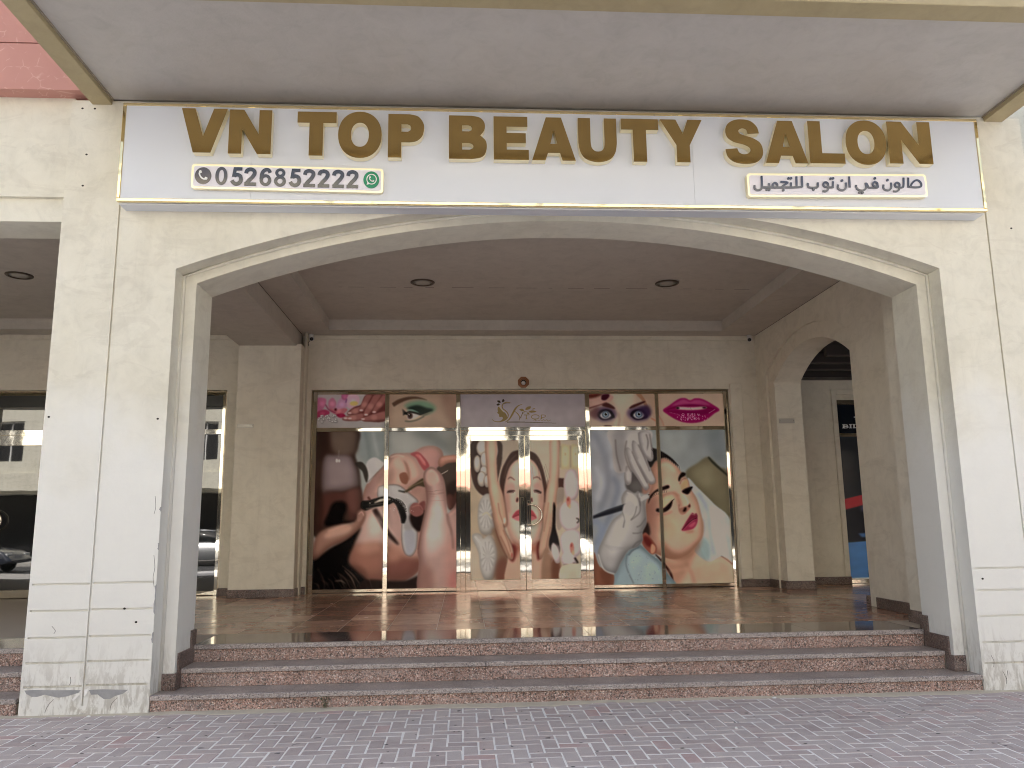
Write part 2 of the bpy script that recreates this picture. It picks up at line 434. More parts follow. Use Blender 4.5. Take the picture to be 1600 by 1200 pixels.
for c in cells:
    dz = rb.uniform(-.0022, .0012); dr = rb.gauss(0, .008); dx, dy = rb.gauss(0, .0009), rb.gauss(0, .0009)
    if c in big:
        o = link('paving_brick', meV if c[2] else meH, pave)
        o.location = (c[0] + dx, c[1] + dy, dz); o.rotation_euler = (rb.gauss(0, .004), rb.gauss(0, .004), dr)
    else:
        src = bV if c[2] else bH; cs, sn = math.cos(dr), math.sin(dr)
        mass.add([(c[0] + dx + x * cs - y * sn, c[1] + dy + x * sn + y * cs, z + dz) for x, y, z in src.v], src.f)
pm = mass.obj('paving_bricks', M['paver_mass'], pave); pm['kind'] = 'stuff'
# mortar and blown sand along the foot of the steps
dm = MB(); top = []; n = 150
for i in range(n + 1):
    x = -4.6 + 10.3 * i / n
    wd = .065 + .05 * math.sin(x * 1.7 + 1) * math.sin(x * .63) + .035 * math.sin(x * 9.1) * rb.random() + (.05 if -.9 < x < .8 else 0)
    top.append((x, 7.045 - max(.045, wd)))
vs = []; 
for (x, y) in top: vs += [(x, y, -.001), (x, y + .02, .004 + .002 * rb.random()), (x, 7.06, .009 + .004 * rb.random())]
fs = []
for i in range(n): fs += [(i * 3, i * 3 + 3, i * 3 + 4, i * 3 + 1), (i * 3 + 1, i * 3 + 4, i * 3 + 5, i * 3 + 2)]
gum = MB(); rg = random.Random(21)
for i in range(70):
    x, y = rg.uniform(-3.6, 5), rg.uniform(5.05, 6.8); a, b_ = rg.uniform(.007, .017), rg.uniform(.006, .012)
    n0 = [(x + a * math.cos(k) * rg.uniform(.8, 1.1), y + b_ * math.sin(k) * rg.uniform(.8, 1.1)) for k in [6.283 * q / 10 for q in range(10)]]
    gum.add([(p_[0], p_[1], .0012) for p_ in n0] + [(x, y, .003)], [(q, (q + 1) % 10, 10) for q in range(10)])
M['gum'] = mat('trodden_gum', (.035, .033, .033), .7)
gm = gum.obj('gum_spots', M['gum']); gm['kind'] = 'stuff'
d = dm.add(vs, fs).obj('sand_drift', M['dust']); d['kind'] = 'stuff'

# ================================================================== STEPS
T = .316; ZS = [0, .137, .293, ZF]
def step(k, x0, x1, joints, label, deep=None, group='granite steps up to the portico'):
    yf = 7.047 + T * k; z0, z1 = ZS[k], ZS[k + 1]; yb = deep or (7.047 + T * (k + 1) + .014)
    t = thing('granite_step', label, 'step', ((x0 + x1) / 2, yf, z0), group)
    xs = [x0] + joints + [x1]
    MB().box(x0 + .002, x1 - .002, yf + .03, yb - .004, z0 - .02, z1 - .042).obj('core', M['groove'], t)
    for a, b in zip(xs[:-1], xs[1:]):
        MB().cbox(a + .001, b - .001, yf + .006, yf + .032, z0 + .001, z1 - .041, .0015).obj('riser_panel', M['riser'], t)
        MB().cbox(a + .001, b - .001, yf - .012, yf + .034, z1 - .040, z1, .004).obj('nosing', M['nosing'], t)
        MB().cbox(a + .001, b - .001, yf + .0345, yb, z1 - .032, z1 - .0006, .0012).obj('tread_slab', M['tread'] if deep else M['tread_worn'], t)
    return t
step(0, -2.543, 4.508, [-1.42, .07, 1.55, 3.02], 'lowest red granite step below the salon, half sunk behind the paving bricks')
step(1, -2.412, 4.378, [-1.55, .2, 1.36, 3.42], 'middle red granite step in front of the salon entrance')
step(2, -2.412, 4.378, [-.9, 1.2, 3.33], 'top red granite step at the edge of the shiny salon floor', 8.40)
step(0, -8, -3.60, [-5.2], 'lowest granite step left of the twin grooved pier', group='granite steps left of the pier')
step(1, -8, -3.63, [-5.9], 'middle granite step left of the twin grooved pier', group='granite steps left of the pier')
step(2, -8, -3.66, [-5.4], 'top granite step left of the twin grooved pier', 8.40, group='granite steps left of the pier')

# ================================================================== PORTICO FLOOR
floor = struct(MB().box(-10, 12, 7.9, 16, .1, ZF - .0016).obj('portico_floor', M['grout']))
P_ = .493
tm = MB().cbox(-P_ / 2 + .0028, P_ / 2 - .0028, -P_ / 2 + .0036, P_ / 2 - .0036, -.012, 0, .0010).mesh('floor_tile', M['tile'])
rt = random.Random(5)
for j in range(10):
    for i in range(-9, 16):
        x = .228 + P_ * (i + .5); y = 8.402 + P_ * (j + .5)
        if x < -3.3 and y < 9.3 and x > -3.9: pass
        o = link('floor_tile', tm, floor); o.location = (x, y, ZF + rt.uniform(-.0003, .0005))
        o.rotation_euler = (rt.gauss(0, .0007), rt.gauss(0, .0007), rt.choice((0, math.pi)))
MB().box(8.12, 11, 8.4, 13.3, ZF - .01, ZF - .002).obj('side_floor', M['tile'], floor)

# ================================================================== FRONT WALL (twin piers, arch)
fw = thing('arched_front_wall', 'cream plaster street wall with a wide low arch between two grooved piers', 'wall', (1, 7.04, 0))
OL, OR = -2.546, 4.51
outer = arc3((OL, 3.757), (1.0, 4.42), (OR, 3.816), 40)
inner = arc3((-2.425, 3.685), (.99, 4.325), (4.392, 3.715), 40)
XO0, XO1 = -3.568, 5.49
def gate(arc, x0, x1, z1): return [(x0, 0), (x0, z1), (x1, z1), (x1, 0), (arc[-1][0], 0)] + arc[::-1] + [(arc[0][0], 0)]
g = .008
holes = [rect(-3.070 - g, -3.070 + g, .075, 4.42), rect(5.029 - g, 5.029 + g, .09, 4.42)]
for z in (1.035, .822, .609, .412, .226):
    holes += [rect(-3.545, -3.084, z - g, z + g), rect(-3.056, -2.566, z - g + .006, z + g + .006)]
for z in (1.042, .852, .632, .41, .236):
    holes += [rect(4.535, 5.015, z - g, z + g), rect(5.043, 5.47, z - g, z + g)]
MB().shape([gate(outer, XO0, XO1, 5.36)] + holes, 7.038, 7.056).obj('wall_facing', M['plaster'], fw)
MB().shape([gate(outer, XO0, XO1, 5.36)], 7.0565, 7.24).obj('wall_body', M['plaster'], fw)
MB().shape([gate(inner, XO0 + .01, XO1 - .01, 5.36)], 7.2405, 7.70).obj('arch_band', M['plaster'], fw)
# narrow half-round strip in the corner of the arch moulding
MB().tube([(OL + .011, 7.232, .14)] + [(x + (.011 if x < 1 else -.011), 7.232, z - .011) for x, z in outer] + [(OR - .011, 7.232, .14)], .016, 8).obj('corner_bead', M['plaster'], fw, True)
# bare concrete where render has come off, and the loose flaps of it
M['bare'] = sandy('bare_concrete', (.27, .27, .275, 1), (.36, .36, .36, 1), 14)
PL = [(-3.534, .203), (-3.462, .206), (-3.304, .2), (-3.091, .195), (-3.109, .175), (-3.195, .15), (-3.264, .141), (-3.326, .155), (-3.371, .167), (-3.431, .151), (-3.475, .153), (-3.516, .177)]
PR = [(-3.027, .195), (-2.921, .198), (-2.718, .188), (-2.755, .16), (-2.817, .143), (-2.853, .122), (-2.903, .121), (-2.956, .159), (-3.007, .158)]
for q in (PL, PR): MB().shape([q], 7.0365, 7.0385).obj('bare_patch', M['bare'], fw)
M['flap'] = mat('peeling_paint', (.72, .70, .66), .8)
for q, dy in (([(-3.108, .173), (-3.089, .168), (-3.129, .12), (-3.143, .127)], .03), ([(-3.066, .199), (-3.029, .2), (-3.033, .167), (-3.05, .149)], .022)):
    v = [(q[0][0], 7.036, q[0][1]), (q[1][0], 7.036, q[1][1]), (q[2][0], 7.036 - dy, q[2][1]), (q[3][0], 7.036 - dy, q[3][1])]
    MB().add(v + [(a, b + .003, c) for a, b, c in v], [(0, 1, 2, 3), (7, 6, 5, 4), (0, 4, 5, 1), (1, 5, 6, 2), (2, 6, 7, 3), (3, 7, 4, 0)]).obj('paint_flap', M['flap'], fw)
M['hole'] = mat('drill_hole', (.03, .025, .02), .9)
for (x, z) in ((-3.40, 4.83), (-3.41, 4.53), (-3.47, 5.28), (-3.36, 5.28), (-3.53, 2.43), (-2.62, 2.41), (5.27, 4.22), (-2.69, .72), (-2.79, .83), (4.60, .95)):
    MB().shape([ell(x, z, .011, .009, 8)], 7.0362, 7.0385).obj('drill_hole', M['hole'], fw)
# chipped arris on the right edge of the left pier
rc = random.Random(11)
for (za, zb) in ((.55, .64), (.78, 1.02), (1.62, 1.66), (1.30, 1.36)):
    pts = [(OL + .0015, za)]
    for i in range(7): pts.append((OL - rc.uniform(.004, .014), za + (zb - za) * (i + .5) / 7))
    pts.append((OL + .0015, zb)); MB().shape([pts], 7.0368, 7.043).obj('chipped_edge', M['bare'], fw)
for pts in ([(4.690, .165), (4.715, .10), (4.712, .06)], [(4.735, .17), (4.716, .10)], [(4.60, .30), (4.62, .25), (4.612, .20)], [(-2.58, 1.26), (-2.566, 1.16), (-2.575, 1.08), (-2.562, 1.0)], [(-3.30, .13), (-3.34, .08), (-3.36, .03)], [(-2.80, .13), (-2.84, .085), (-2.85, .03)], [(-3.18, .30), (-3.175, .26), (-3.185, .235)], [(-3.36, .70), (-3.33, .665), (-3.34, .64)], [(5.16, .52), (5.15, .47), (5.165, .44)], [(-2.60, 1.75), (-2.59, 1.66), (-2.60, 1.60)]):
    MB().shape([stroke(cat(pts, False, 4) if len(pts) > 2 else pts, .0024)], 7.0366, 7.0384).obj('hairline_crack', M['hole'], fw)
# stepped granite skirting
def skirt_side(x, sgn):
    yy = [7.222, 7.350, 7.350, 7.666, 7.666, 7.722]
    h = .135
    pts = [(7.222, ZS[1]), (7.352, ZS[1]), (7.352, ZS[2]), (7.668, ZS[2]), (7.668, ZF), (7.722, ZF), (7.722, ZF + h), (7.60, ZF + h), (7.60, ZS[2] + h), (7.29, ZS[2] + h), (7.29, ZS[1] + h), (7.222, ZS[1] + h)]
    pts = [(a, b + .001) for a, b in pts]
    MB().shape([pts], x, x + sgn * .016, 'x').obj('stepped_skirting', M['skirt'], fw)
skirt_side(-2.424, 1); skirt_side(4.391, -1)
MB().cbox(OL + .002, -2.410, 7.223, 7.2395, ZS[1] + .001, ZS[1] + .137, .002).obj('skirting', M['skirt'], fw)
MB().cbox(4.377, OR - .002, 7.223, 7.2395, ZS[1] + .001, ZS[1] + .137, .002).obj('skirting', M['skirt'], fw)
# bay to the left of the pier: lintel and the recessed wall over it
MB().shape([rect(-14, -3.569, 4.435, 5.46)], 7.10, 7.30).obj('upper_panel', M['plaster'], fw)
MB().box(-14, -3.569, 7.115, 7.56, 4.215, 4.4345).obj('lintel', M['plaster'], fw)
MB().shape([rect(-14, -3.569, 4.436, 4.462)], 7.075, 7.0995).obj('lip', M['plaster'], fw)
up_ = MB().box(-14, 5.48, 7.72, 22, 4.95, 12).box(-14, 5.48, 7.245, 7.72, 5.47, 12).obj('upper_storeys', M['plaster'], fw)
rd = thing('red_cladding_wall', 'salmon red textured cladding wall high on the left beside the overhang', 'cladding', (-6, 6.95, 5.41))
MB().box(-14, -3.42, 6.95, 7.243, 5.41, 5.862).obj('cladding_panel', M['red'], rd)
MB().box(-14, -3.42, 6.95, 7.243, 5.874, 7.2).obj('cladding_panel', M['red'], rd)
MB().box(-14, -3.43, 6.975, 7.243, 5.8622, 5.8738).obj('joint', M['groove'], rd)

# ================================================================== OVERHANG
cn = thing('overhanging_bay', 'beige framed overhang with a flat grey soffit right above the white shop sign', 'overhang', (1, 6.2, 5.3))
MB().box(-3.19, 5.105, 5.49, 7.036, 5.372, 5.5).obj('soffit_panel', M['soffit'], cn)
MB().cbox(-3.385, -3.205, 5.49, 7.036, 5.318, 5.6, .004).obj('side_beam', M['beam'], cn)
MB().cbox(5.12, 5.31, 5.49, 7.036, 5.318, 5.6, .004).obj('side_beam', M['beam'], cn)
MB().box(-3.204, -3.1905, 5.49, 7.036, 5.358, 5.5).obj('shadow_gap', M['groove'], cn); MB().box(5.1055, 5.119, 5.49, 7.036, 5.358, 5.5).obj('shadow_gap', M['groove'], cn)
MB().cbox(-3.385, 5.31, 5.29, 5.488, 5.318, 5.62, .006).obj('front_beam', M['beam'], cn)
MB().box(-3.38, 5.30, 5.31, 7.24, 5.62, 12).obj('bay_wall', M['plaster'], cn)

# ================================================================== SHOP SIGN
sg = thing('shop_sign', 'long white fascia sign with raised gold Latin letters and a phone number', 'sign', (.94, 6.84, 4.77))
SX0, SX1, SZ0, SZ1 = -3.022, 4.912, 4.305, 5.238
YP = 6.845
for a, b in ((SX0 + .03, -1.873), (-1.871, 2.132), (2.134, SX1 - .03)):
    MB().box(a, b, YP, YP + .02, SZ0 + .03, SZ1 - .026).obj('panel', M['panel'], sg)
MB().box(SX0 + .03, SX1 - .03, YP + .0205, 7.035, SZ0 + .004, SZ1 - .004).obj('sign_box', M['panel'], sg)
tr = .03
for (a, b, c, d_) in ((SX0, SX1, SZ0, SZ0 + tr), (SX0, SX1, SZ1 - tr * .85, SZ1), (SX0, SX0 + tr, SZ0 + tr, SZ1 - tr * .85), (SX1 - tr, SX1, SZ0 + tr, SZ1 - tr * .85)):
    MB().cbox(a, b, YP - .008, YP + .03 if b - a > 1 else 7.034, c, d_, .004).obj('gold_trim', M['gold_trim'], sg)
MB().box(-3.0, 4.89, 6.86, 7.035, SZ1 + .001, SZ1 + .010).obj('gold_flashing', M['gold'], sg)
MB().box(SX0 + .01, SX1 - .01, 6.88, 7.035, SZ0 - .012, SZ0 - .0005).obj('bottom_sheet', M['panel'], sg)

H_ = .42
def glyph(ch, W, H=H_):
    q = lambda *p: [(a * W, b * H) for a, b in p]
    if ch == 'V': return [q((0, 1), (.295, 1), (.49, .37), (.70, 1), (1, 1), (.67, 0), (.29, 0))]
    if ch == 'N': return [q((0, 0), (0, 1), (.34, 1), (.70, .45), (.70, 1), (1, 1), (1, 0), (.68, 0), (.31, .56), (.31, 0))]
    if ch == 'T': return [q((0, 1), (1, 1), (1, .745), (.665, .745), (.665, 0), (.31, 0), (.31, .745), (0, .745))]
    if ch == 'O': return [ell(W / 2, H / 2, W / 2, H * .53, 40, 2.15), ell(W / 2, H / 2, W * .205, H * .275, 30, 2.2)]
    if ch == 'L': return [q((0, 0), (0, 1), (.36, 1), (.36, .24), (1, .24), (1, 0))]
    if ch == 'E': return [q((0, 0), (0, 1), (.97, 1), (.97, .765), (.37, .765), (.37, .62), (.92, .62), (.92, .385), (.37, .385), (.37, .235), (1, .235), (1, 0))]
    if ch == 'A': return [q((0, 0), (.33, 1), (.68, 1), (1, 0), (.695, 0), (.64, .175), (.365, .175), (.305, 0)), q((.425, .385), (.58, .385), (.503, .70))]
    if ch == 'Y': return [q((0, 1), (.375, 1), (.535, .665), (.66, 1), (1, 1), (.685, .40), (.685, 0), (.37, 0), (.37, .40))]
    if ch == 'P': return [q((0, 0), (0, 1), (.60, 1)) + cat(q((.60, 1), (.84, .95), (.98, .80), (1, .67), (.95, .50), (.80, .385), (.60, .35)))[1:] + q((.37, .35), (.37, 0)), q((.37, .595), (.55, .595), (.63, .635), (.64, .69), (.61, .74), (.54, .765), (.37, .765))]
    if ch == 'B': return [q((0, 0), (0, 1), (.60, 1)) + cat(q((.60, 1), (.82, .96), (.94, .84), (.94, .68), (.83, .545)))[1:] + cat(q((.83, .545), (.97, .43), (1, .28), (.95, .12), (.83, .035), (.60, 0)))[1:-1] + q((.60, 0)),
                          q((.345, .635), (.53, .635), (.60, .665), (.61, .71), (.58, .755), (.51, .775), (.345, .775)), q((.345, .215), (.55, .215), (.635, .25), (.65, .30), (.61, .345), (.53, .365), (.345, .365))]
    if ch == 'U': return [q((0, 1), (.32, 1), (.32, .45)) + cat(q((.32, .45), (.34, .32), (.41, .245), (.5, .225), (.60, .245), (.665, .32), (.68, .45)))[1:] + q((.68, 1), (1, 1)) + cat(q((1, .42), (.95, .20), (.80, .04), (.5, -.025), (.2, .04), (.05, .20), (0, .42)))]
    if ch == 'S':
        px = [(272, 130), (262, 95), (230, 66), (185, 57), (135, 62), (98, 85), (85, 120), (95, 155), (130, 178), (180, 190), (212, 205), (218, 222), (205, 236), (180, 241), (156, 232), (146, 210), (80, 216), (90, 255), (125, 283), (180, 292), (240, 285), (278, 258), (288, 220), (275, 180), (235, 155), (190, 142), (165, 132), (158, 118), (168, 108), (185, 105), (202, 113), (208, 134)]
        a = cat(px[0:16], False, 4); b = cat(px[16:32], False, 4)
        return [[((x - 80) / 208 * W, (292 - y) / 235 * H * 1.05 - .025 * H) for x, y in a + b]]
LET = [('V', -2.483, -2.082), ('N', -2.064, -1.692), ('T', -1.467, -1.122), ('O', -1.105, -.718), ('P', -.661, -.34), ('B', -.116, .225), ('E', .288, .605), ('A', .634, 1.032), ('U', 1.059, 1.413), ('T', 1.457, 1.803), ('Y', 1.819, 2.213), ('S', 2.421, 2.774), ('A', 2.794, 3.196), ('L', 3.213, 3.549), ('O', 3.566, 3.956), ('N', 3.974, 4.393)]
YL = YP - .074
def faced(name, loops, y0, y1, face_m, side_m, parent):
    """a built-up letter: coloured face sheet on a lighter return"""
    me = MB().shape(loops, y0, y1).mesh(name, face_m); me.materials.append(side_m)
    for p in me.polygons:
        if abs(p.normal.y) < .7 or p.center.y > (y0 + y1) / 2: p.material_index = 1
    return link(name, me, parent)
for ch, a, b in LET:
    z = 4.715 + .026 * (((a + b) / 2 - .95) / 3.4) ** 2
    faced('letter', [[(a + x, z + y) for x, y in l] for l in glyph(ch, b - a)], YL, YP - .001, M['gold'], M['gold_edge'], sg)
# phone plate
tz = lambda x: -.0125 * (x + 1.54)
ph = MB().shape([[(x, z + tz(x)) for x, z in rrect(-2.378, -.70, 4.4075, 4.637, .03)]], YP - .042, YP - .001).obj('phone_plate', M['gold_edge'], sg)
MB().shape([[(x, z + tz(x)) for x, z in rrect(-2.358, -.72, 4.4265, 4.618, .02)]], YP - .045, YP - .0421).obj('plate_face', M['white'], ph)
yd = YP - .053; yb_ = YP - .0452
def dig(ch, W, H):
    k = W; q = lambda pts: [(a * k, b * H / 1.5) for a, b in pts]; wd = .305 * W
    if ch == '0': return [[ell(W / 2, H / 2, W * .48, H * .5, 30, 2.1), ell(W / 2, H / 2, W * .215, H * .345, 24, 2.1)]]
    if ch == '5': return [[stroke(cat(q([(.13, .40), (.27, .19), (.5, .12), (.74, .22), (.85, .48), (.77, .78), (.52, .89), (.30, .80)]), False, 4), wd)], [q([(.12, .70), (.24, 1.5), (.92, 1.5), (.92, 1.24), (.46, 1.24), (.385, .72)])]]
    if ch == '2': return [[stroke(cat(q([(.14, 1.03), (.22, 1.27), (.5, 1.37), (.78, 1.24), (.82, 1.0), (.66, .72), (.40, .44), (.20, .16)]), False, 4), wd)], [q([(.03, .26), (.03, 0), (.97, 0), (.97, .26)])]]
    if ch == '6': return [[ell(W / 2, H * .325, W * .47, H * .325, 28), ell(W / 2, H * .325, W * .21, H * .165, 20)], [stroke(cat(q([(.86, 1.12), (.74, 1.32), (.54, 1.37), (.33, 1.25), (.20, .98), (.165, .55)]), False, 4), wd * .95)]]
    if ch == '8': return [[ell(W / 2, H * .29, W * .48, H * .30, 28), ell(W / 2, H * .29, W * .22, H * .145, 20)], [ell(W / 2, H * .75, W * .41, H * .25, 28), ell(W / 2, H * .755, W * .175, H * .115, 20)]]
DX = [('0', -2.17), ('5', -2.037), ('2', -1.918), ('6', -1.787), ('8', -1.66), ('5', -1.530), ('2', -1.405), ('2', -1.279), ('2', -1.151), ('2', -1.026)]
for ch, x in DX:
    b = MB()
    for i, loops in enumerate(dig(ch, .108, .168)):
        b.shape([[(x + a, 4.442 + c + tz(x + .05)) for a, c in l] for l in loops], yd - .0006 * i, yb_)
    b.obj('digit', M['ink'], ph)
def handset(b, cx, cz, r, y0, y1, mirror=1):
    pts = cat([(-.42, .62), (-.50, .25), (-.28, -.22), (.12, -.52), (.52, -.52)], False, 5)
    b.shape([[(cx + mirror * x * r, cz + z * r) for x, z in stroke(pts, [.20 * (1 + .0 * i) for i in range(len(pts))])]], y0, y1)
    for (px, pz, ang) in ((-.36, .56, 25), (.46, -.42, 65)):
        c_, s_ = math.cos(R(ang)), math.sin(R(ang))
        b.shape([[(cx + mirror * (px + x * c_ - z * s_) * r, cz + (pz + x * s_ + z * c_) * r) for x, z in rrect(-.17, .17, -.20, .20, .08, 3)]], y0 - .0006, y1)
zc = 4.533
MB().shape([ell(-2.274, zc, .071, .078, 32)], yd, yb_).obj('phone_disc', M['brown_disc'], ph)
b = MB(); handset(b, -2.274, zc, .062, yd - .003, yd + .002); b.obj('handset_icon', M['white_ic'], ph)
zc = 4.516
MB().shape([ell(-.806, zc, .070, .079, 32)], yd, yb_).obj('green_disc', M['green'], ph)
b = MB(); b.shape([ell(-.803, zc + .004, .046, .050, 28), ell(-.803, zc + .004, .038, .042, 28)], yd - .003, yd + .002)
b.shape([[(-.846, zc - .050), (-.818, zc - .041), (-.838, zc - .022)]], yd - .0036, yd + .002)
handset(b, -.803, zc + .003, .036, yd - .0042, yd + .002); b.obj('chat_icon', M['white_ic'], ph)
# Arabic plate
ta = lambda x: .010 * (x - 3.47)
ap = MB().shape([[(x, z + ta(x)) for x, z in rrect(2.612, 4.318, 4.410, 4.636, .03)]], YP - .056, YP - .001).obj('arabic_plate', M['gold_edge'], sg)
MB().shape([[(x, z + ta(x)) for x, z in rrect(2.632, 4.298, 4.430, 4.616, .02)]], YP - .059, YP - .0561).obj('plate_face', M['white'], ap)
AS = [[(4.131, 4.514), (4.199, 4.51), (4.251, 4.518), (4.257, 4.552), (4.232, 4.579), (4.201, 4.575), (4.17, 4.548), (4.152, 4.514)], [(4.14, 4.605), (4.13, 4.506)], [(4.095, 4.605), (4.086, 4.523), (4.07, 4.506), (4.034, 4.505)], [(4.048, 4.525), (4.04, 4.486), (4.013, 4.468), (3.982, 4.468)], [(3.969, 4.553), (3.967, 4.505), (3.941, 4.477), (3.904, 4.482), (3.892, 4.504), (3.897, 4.532)], [(3.838, 4.527), (3.834, 4.502), (3.754, 4.501), (3.744, 4.52), (3.735, 4.539), (3.718, 4.539)], [(3.727, 4.532), (3.726, 4.494), (3.694, 4.472), (3.654, 4.478), (3.636, 4.499), (3.634, 4.525)], [(3.574, 4.606), (3.572, 4.499)], [(3.538, 4.547), (3.536, 4.499), (3.508, 4.471), (3.474, 4.476), (3.459, 4.498), (3.464, 4.526)], [(3.417, 4.557), (3.41, 4.499), (3.358, 4.495)], [(3.371, 4.515), (3.361, 4.476), (3.339, 4.458), (3.311, 4.461)], [(3.271, 4.543), (3.268, 4.501), (3.244, 4.493), (3.204, 4.492), (3.178, 4.502), (3.178, 4.536)], [(3.126, 4.602), (3.12, 4.497)], [(3.074, 4.599), (3.068, 4.494)], [(3.018, 4.539), (3.016, 4.491)], [(2.92, 4.544), (2.985, 4.538), (2.946, 4.509), (2.922, 4.489)], [(2.81, 4.528), (2.81, 4.488)], [(2.746, 4.599), (2.741, 4.488), (2.72, 4.464), (2.691, 4.462), (2.674, 4.479), (2.674, 4.507)], [(3.12, 4.497), (3.014, 4.491), (2.888, 4.49), (2.741, 4.488)]]
AR = [(4.025, 4.53), (3.815, 4.533), (3.345, 4.523), (2.866, 4.51)]
AD = [(3.936, 4.576), (3.817, 4.591), (3.659, 4.452), (3.687, 4.45), (3.502, 4.565), (3.396, 4.582), (3.418, 4.585), (3.226, 4.472), (2.997, 4.579), (3.021, 4.58), (2.94, 4.463), (2.785, 4.467), (2.808, 4.466)]
ya = YP - .067; b = MB(); kk = 0
for st in AS:
    pts = cat(st, False, 4) if len(st) > 3 else st
    b.shape([stroke(pts, .0178)], ya - .0003 * kk, YP - .0592); kk += 1
for (x, z) in AR: b.shape([ell(x, z, .0305, .031, 24), ell(x, z, .0145, .015, 16)], ya - .0003 * kk, YP - .0592); kk += 1
for (x, z) in AD: b.shape([ell(x, z, .0112, .0112, 12, 2.6)], ya - .0003 * kk, YP - .0592)
b.obj('arabic_lettering', M['navy'], ap)

# ================================================================== PORTICO: back wall, pier, side wall, ceilings
bw = thing('salon_back_wall', 'beige plaster wall around the salon shopfront at the back of the portico', 'wall', (1, 13, ZF))
MB().shape([[(-3.0, ZF), (-3.0, 4.9), (5.0, 4.9), (5.0, ZF), (4.445, ZF), (4.445, 3.662), (-2.437, 3.662), (-2.437, ZF)]], 13.0, 13.3).obj('wall_face', M['plaster_in'], bw)
MB().cbox(-2.52, 4.93, 12.955, 12.9995, 4.487, 4.5605, .008).obj('cornice', M['plaster_in'], bw)
MB().cbox(4.46, 4.66, 12.955, 12.9995, ZF + .12, 3.75, .01).obj('pilaster_strip', M['plaster_in'], bw)
MB().cbox(4.452, 4.93, 12.935, 12.954, ZF + .001, ZF + .118, .003).obj('skirting', M['skirt'], bw)
MB().cbox(-2.515, -2.445, 12.94, 12.9995, ZF + .001, ZF + .118, .003).obj('skirting', M['skirt'], bw)
bp_ = thing('beige_pier', 'plain beige pier left of the salon posters with a small plate on it', 'pier', (-3, 12.55, ZF))
MB().cbox(-3.50, -2.53, 12.55, 13.3, ZF + .0, 4.32, .006).obj('pier_shaft', M['plaster_in'], bp_)
MB().cbox(-2.5295, -2.5, 12.80, 12.9995, ZF + .0, 4.6, .004).obj('corner_strip', M['plaster_in'], bp_)
MB().cbox(-3.515, -2.515, 12.532, 12.5495, ZF + .001, ZF + .12, .003).obj('skirting', M['skirt'], bp_)
MB().cbox(-2.5288, -2.513, 12.5498, 12.795, ZF + .001, ZF + .12, .003).obj('skirting', M['skirt'], bp_)
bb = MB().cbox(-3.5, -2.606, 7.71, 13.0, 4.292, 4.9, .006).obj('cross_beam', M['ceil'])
tag(bb, 'dropped beam running from the left pier back to the beige pier', 'beam')
sw = thing('side_arch_wall', 'beige side wall with a small arched opening on the right of the portico', 'wall', (4.935, 11, ZF))
oa = arc3((9.58, 3.80), (11.08, 4.265), (12.60, 3.82), 26); ia = arc3((9.82, 3.63), (11.09, 4.045), (12.35, 3.655), 26)
def gate2(arc, y0, y1, z1): return [(y0, ZF), (y0, z1), (y1, z1), (y1, ZF), (arc[-1][0], ZF)] + arc[::-1] + [(arc[0][0], ZF)]
MB().shape([gate2(oa, 8.25, 13.0, 4.9)], 4.935, 4.975, 'x').obj('wall_face', M['plaster_in'], sw)
MB().shape([gate2(ia, 8.25, 13.3, 4.9)], 4.9755, 5.40, 'x').obj('wall_body', M['plaster_in'], sw)
MB().cbox(4.58, 5.40, 7.702, 8.249, ZF, 4.9, .006).obj('nib', M['plaster_in'], sw)
MB().cbox(4.563, 4.5795, 7.705, 8.262, ZF + .001, ZF + .125, .003).obj('skirting', M['skirt'], sw)
MB().cbox(4.58, 4.917, 8.2495, 8.264, ZF + .001, ZF + .125, .003).obj('skirting', M['skirt'], sw)
MB().cbox(4.918, 4.9345, 8.265, 9.585, ZF + .001, ZF + .125, .003).obj('skirting', M['skirt'], sw)
MB().cbox(4.918, 4.9345, 12.595, 12.934, ZF + .001, ZF + .125, .003).obj('skirting', M['skirt'], sw)
MB().cbox(4.936, 5.412, 12.334, 12.3495, ZF + .001, ZF + .125, .003).obj('skirting', M['skirt'], sw)
MB().cbox(4.958, 4.9745, 12.35, 12.594, ZF + .001, ZF + .125, .003).obj('skirting', M['skirt'], sw)
MB().cbox(4.921, 5.41, 9.821, 9.836, ZF + .001, ZF + .125, .003).obj('skirting', M['skirt'], sw)
MB().cbox(4.95, 5.405, 12.335, 12.349, 3.63, 3.65, .002).obj('impost_line', M['plaster_in'], sw)

ce = thing('portico_ceiling', 'shaded tray ceiling over the salon entrance with two recessed lamps', 'ceiling', (1, 10, 4.6))
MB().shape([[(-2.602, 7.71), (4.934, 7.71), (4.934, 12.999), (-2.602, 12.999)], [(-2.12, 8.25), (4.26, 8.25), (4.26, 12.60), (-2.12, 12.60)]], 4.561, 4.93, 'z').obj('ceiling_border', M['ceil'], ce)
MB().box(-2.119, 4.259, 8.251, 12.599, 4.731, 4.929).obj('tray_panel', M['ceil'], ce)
rk = random.Random(2)
x = -1.7
while x < 4.0:
    l = rk.choice((.05, .12, .22, .3)); MB().box(x, min(x + l, 4.1), 10.80, 10.807, 4.7295, 4.7312).obj('hairline_crack', M['hole'], ce); x += l + rk.uniform(.06, .25)
MB().box(-2.6045, -2.5975, 7.71, 12.9, 4.5585, 4.5608).obj('dark_joint', M['hole'], ce)
MB().box(4.927, 4.9335, 7.71, 12.9, 4.5585, 4.5608).obj('dark_joint', M['hole'], ce)
lc = thing('left_bay_ceiling', 'dark shaded tray ceiling in the bay left of the grooved pier', 'ceiling', (-6, 10, 4.6))
MB().shape([[(-10, 7.57), (-3.501, 7.57), (-3.501, 12.999), (-10, 12.999)], [(-9.4, 8.25), (-4.0, 8.25), (-4.0, 12.60), (-9.4, 12.60)]], 4.561, 4.93, 'z').obj('ceiling_border', M['ceil'], lc)
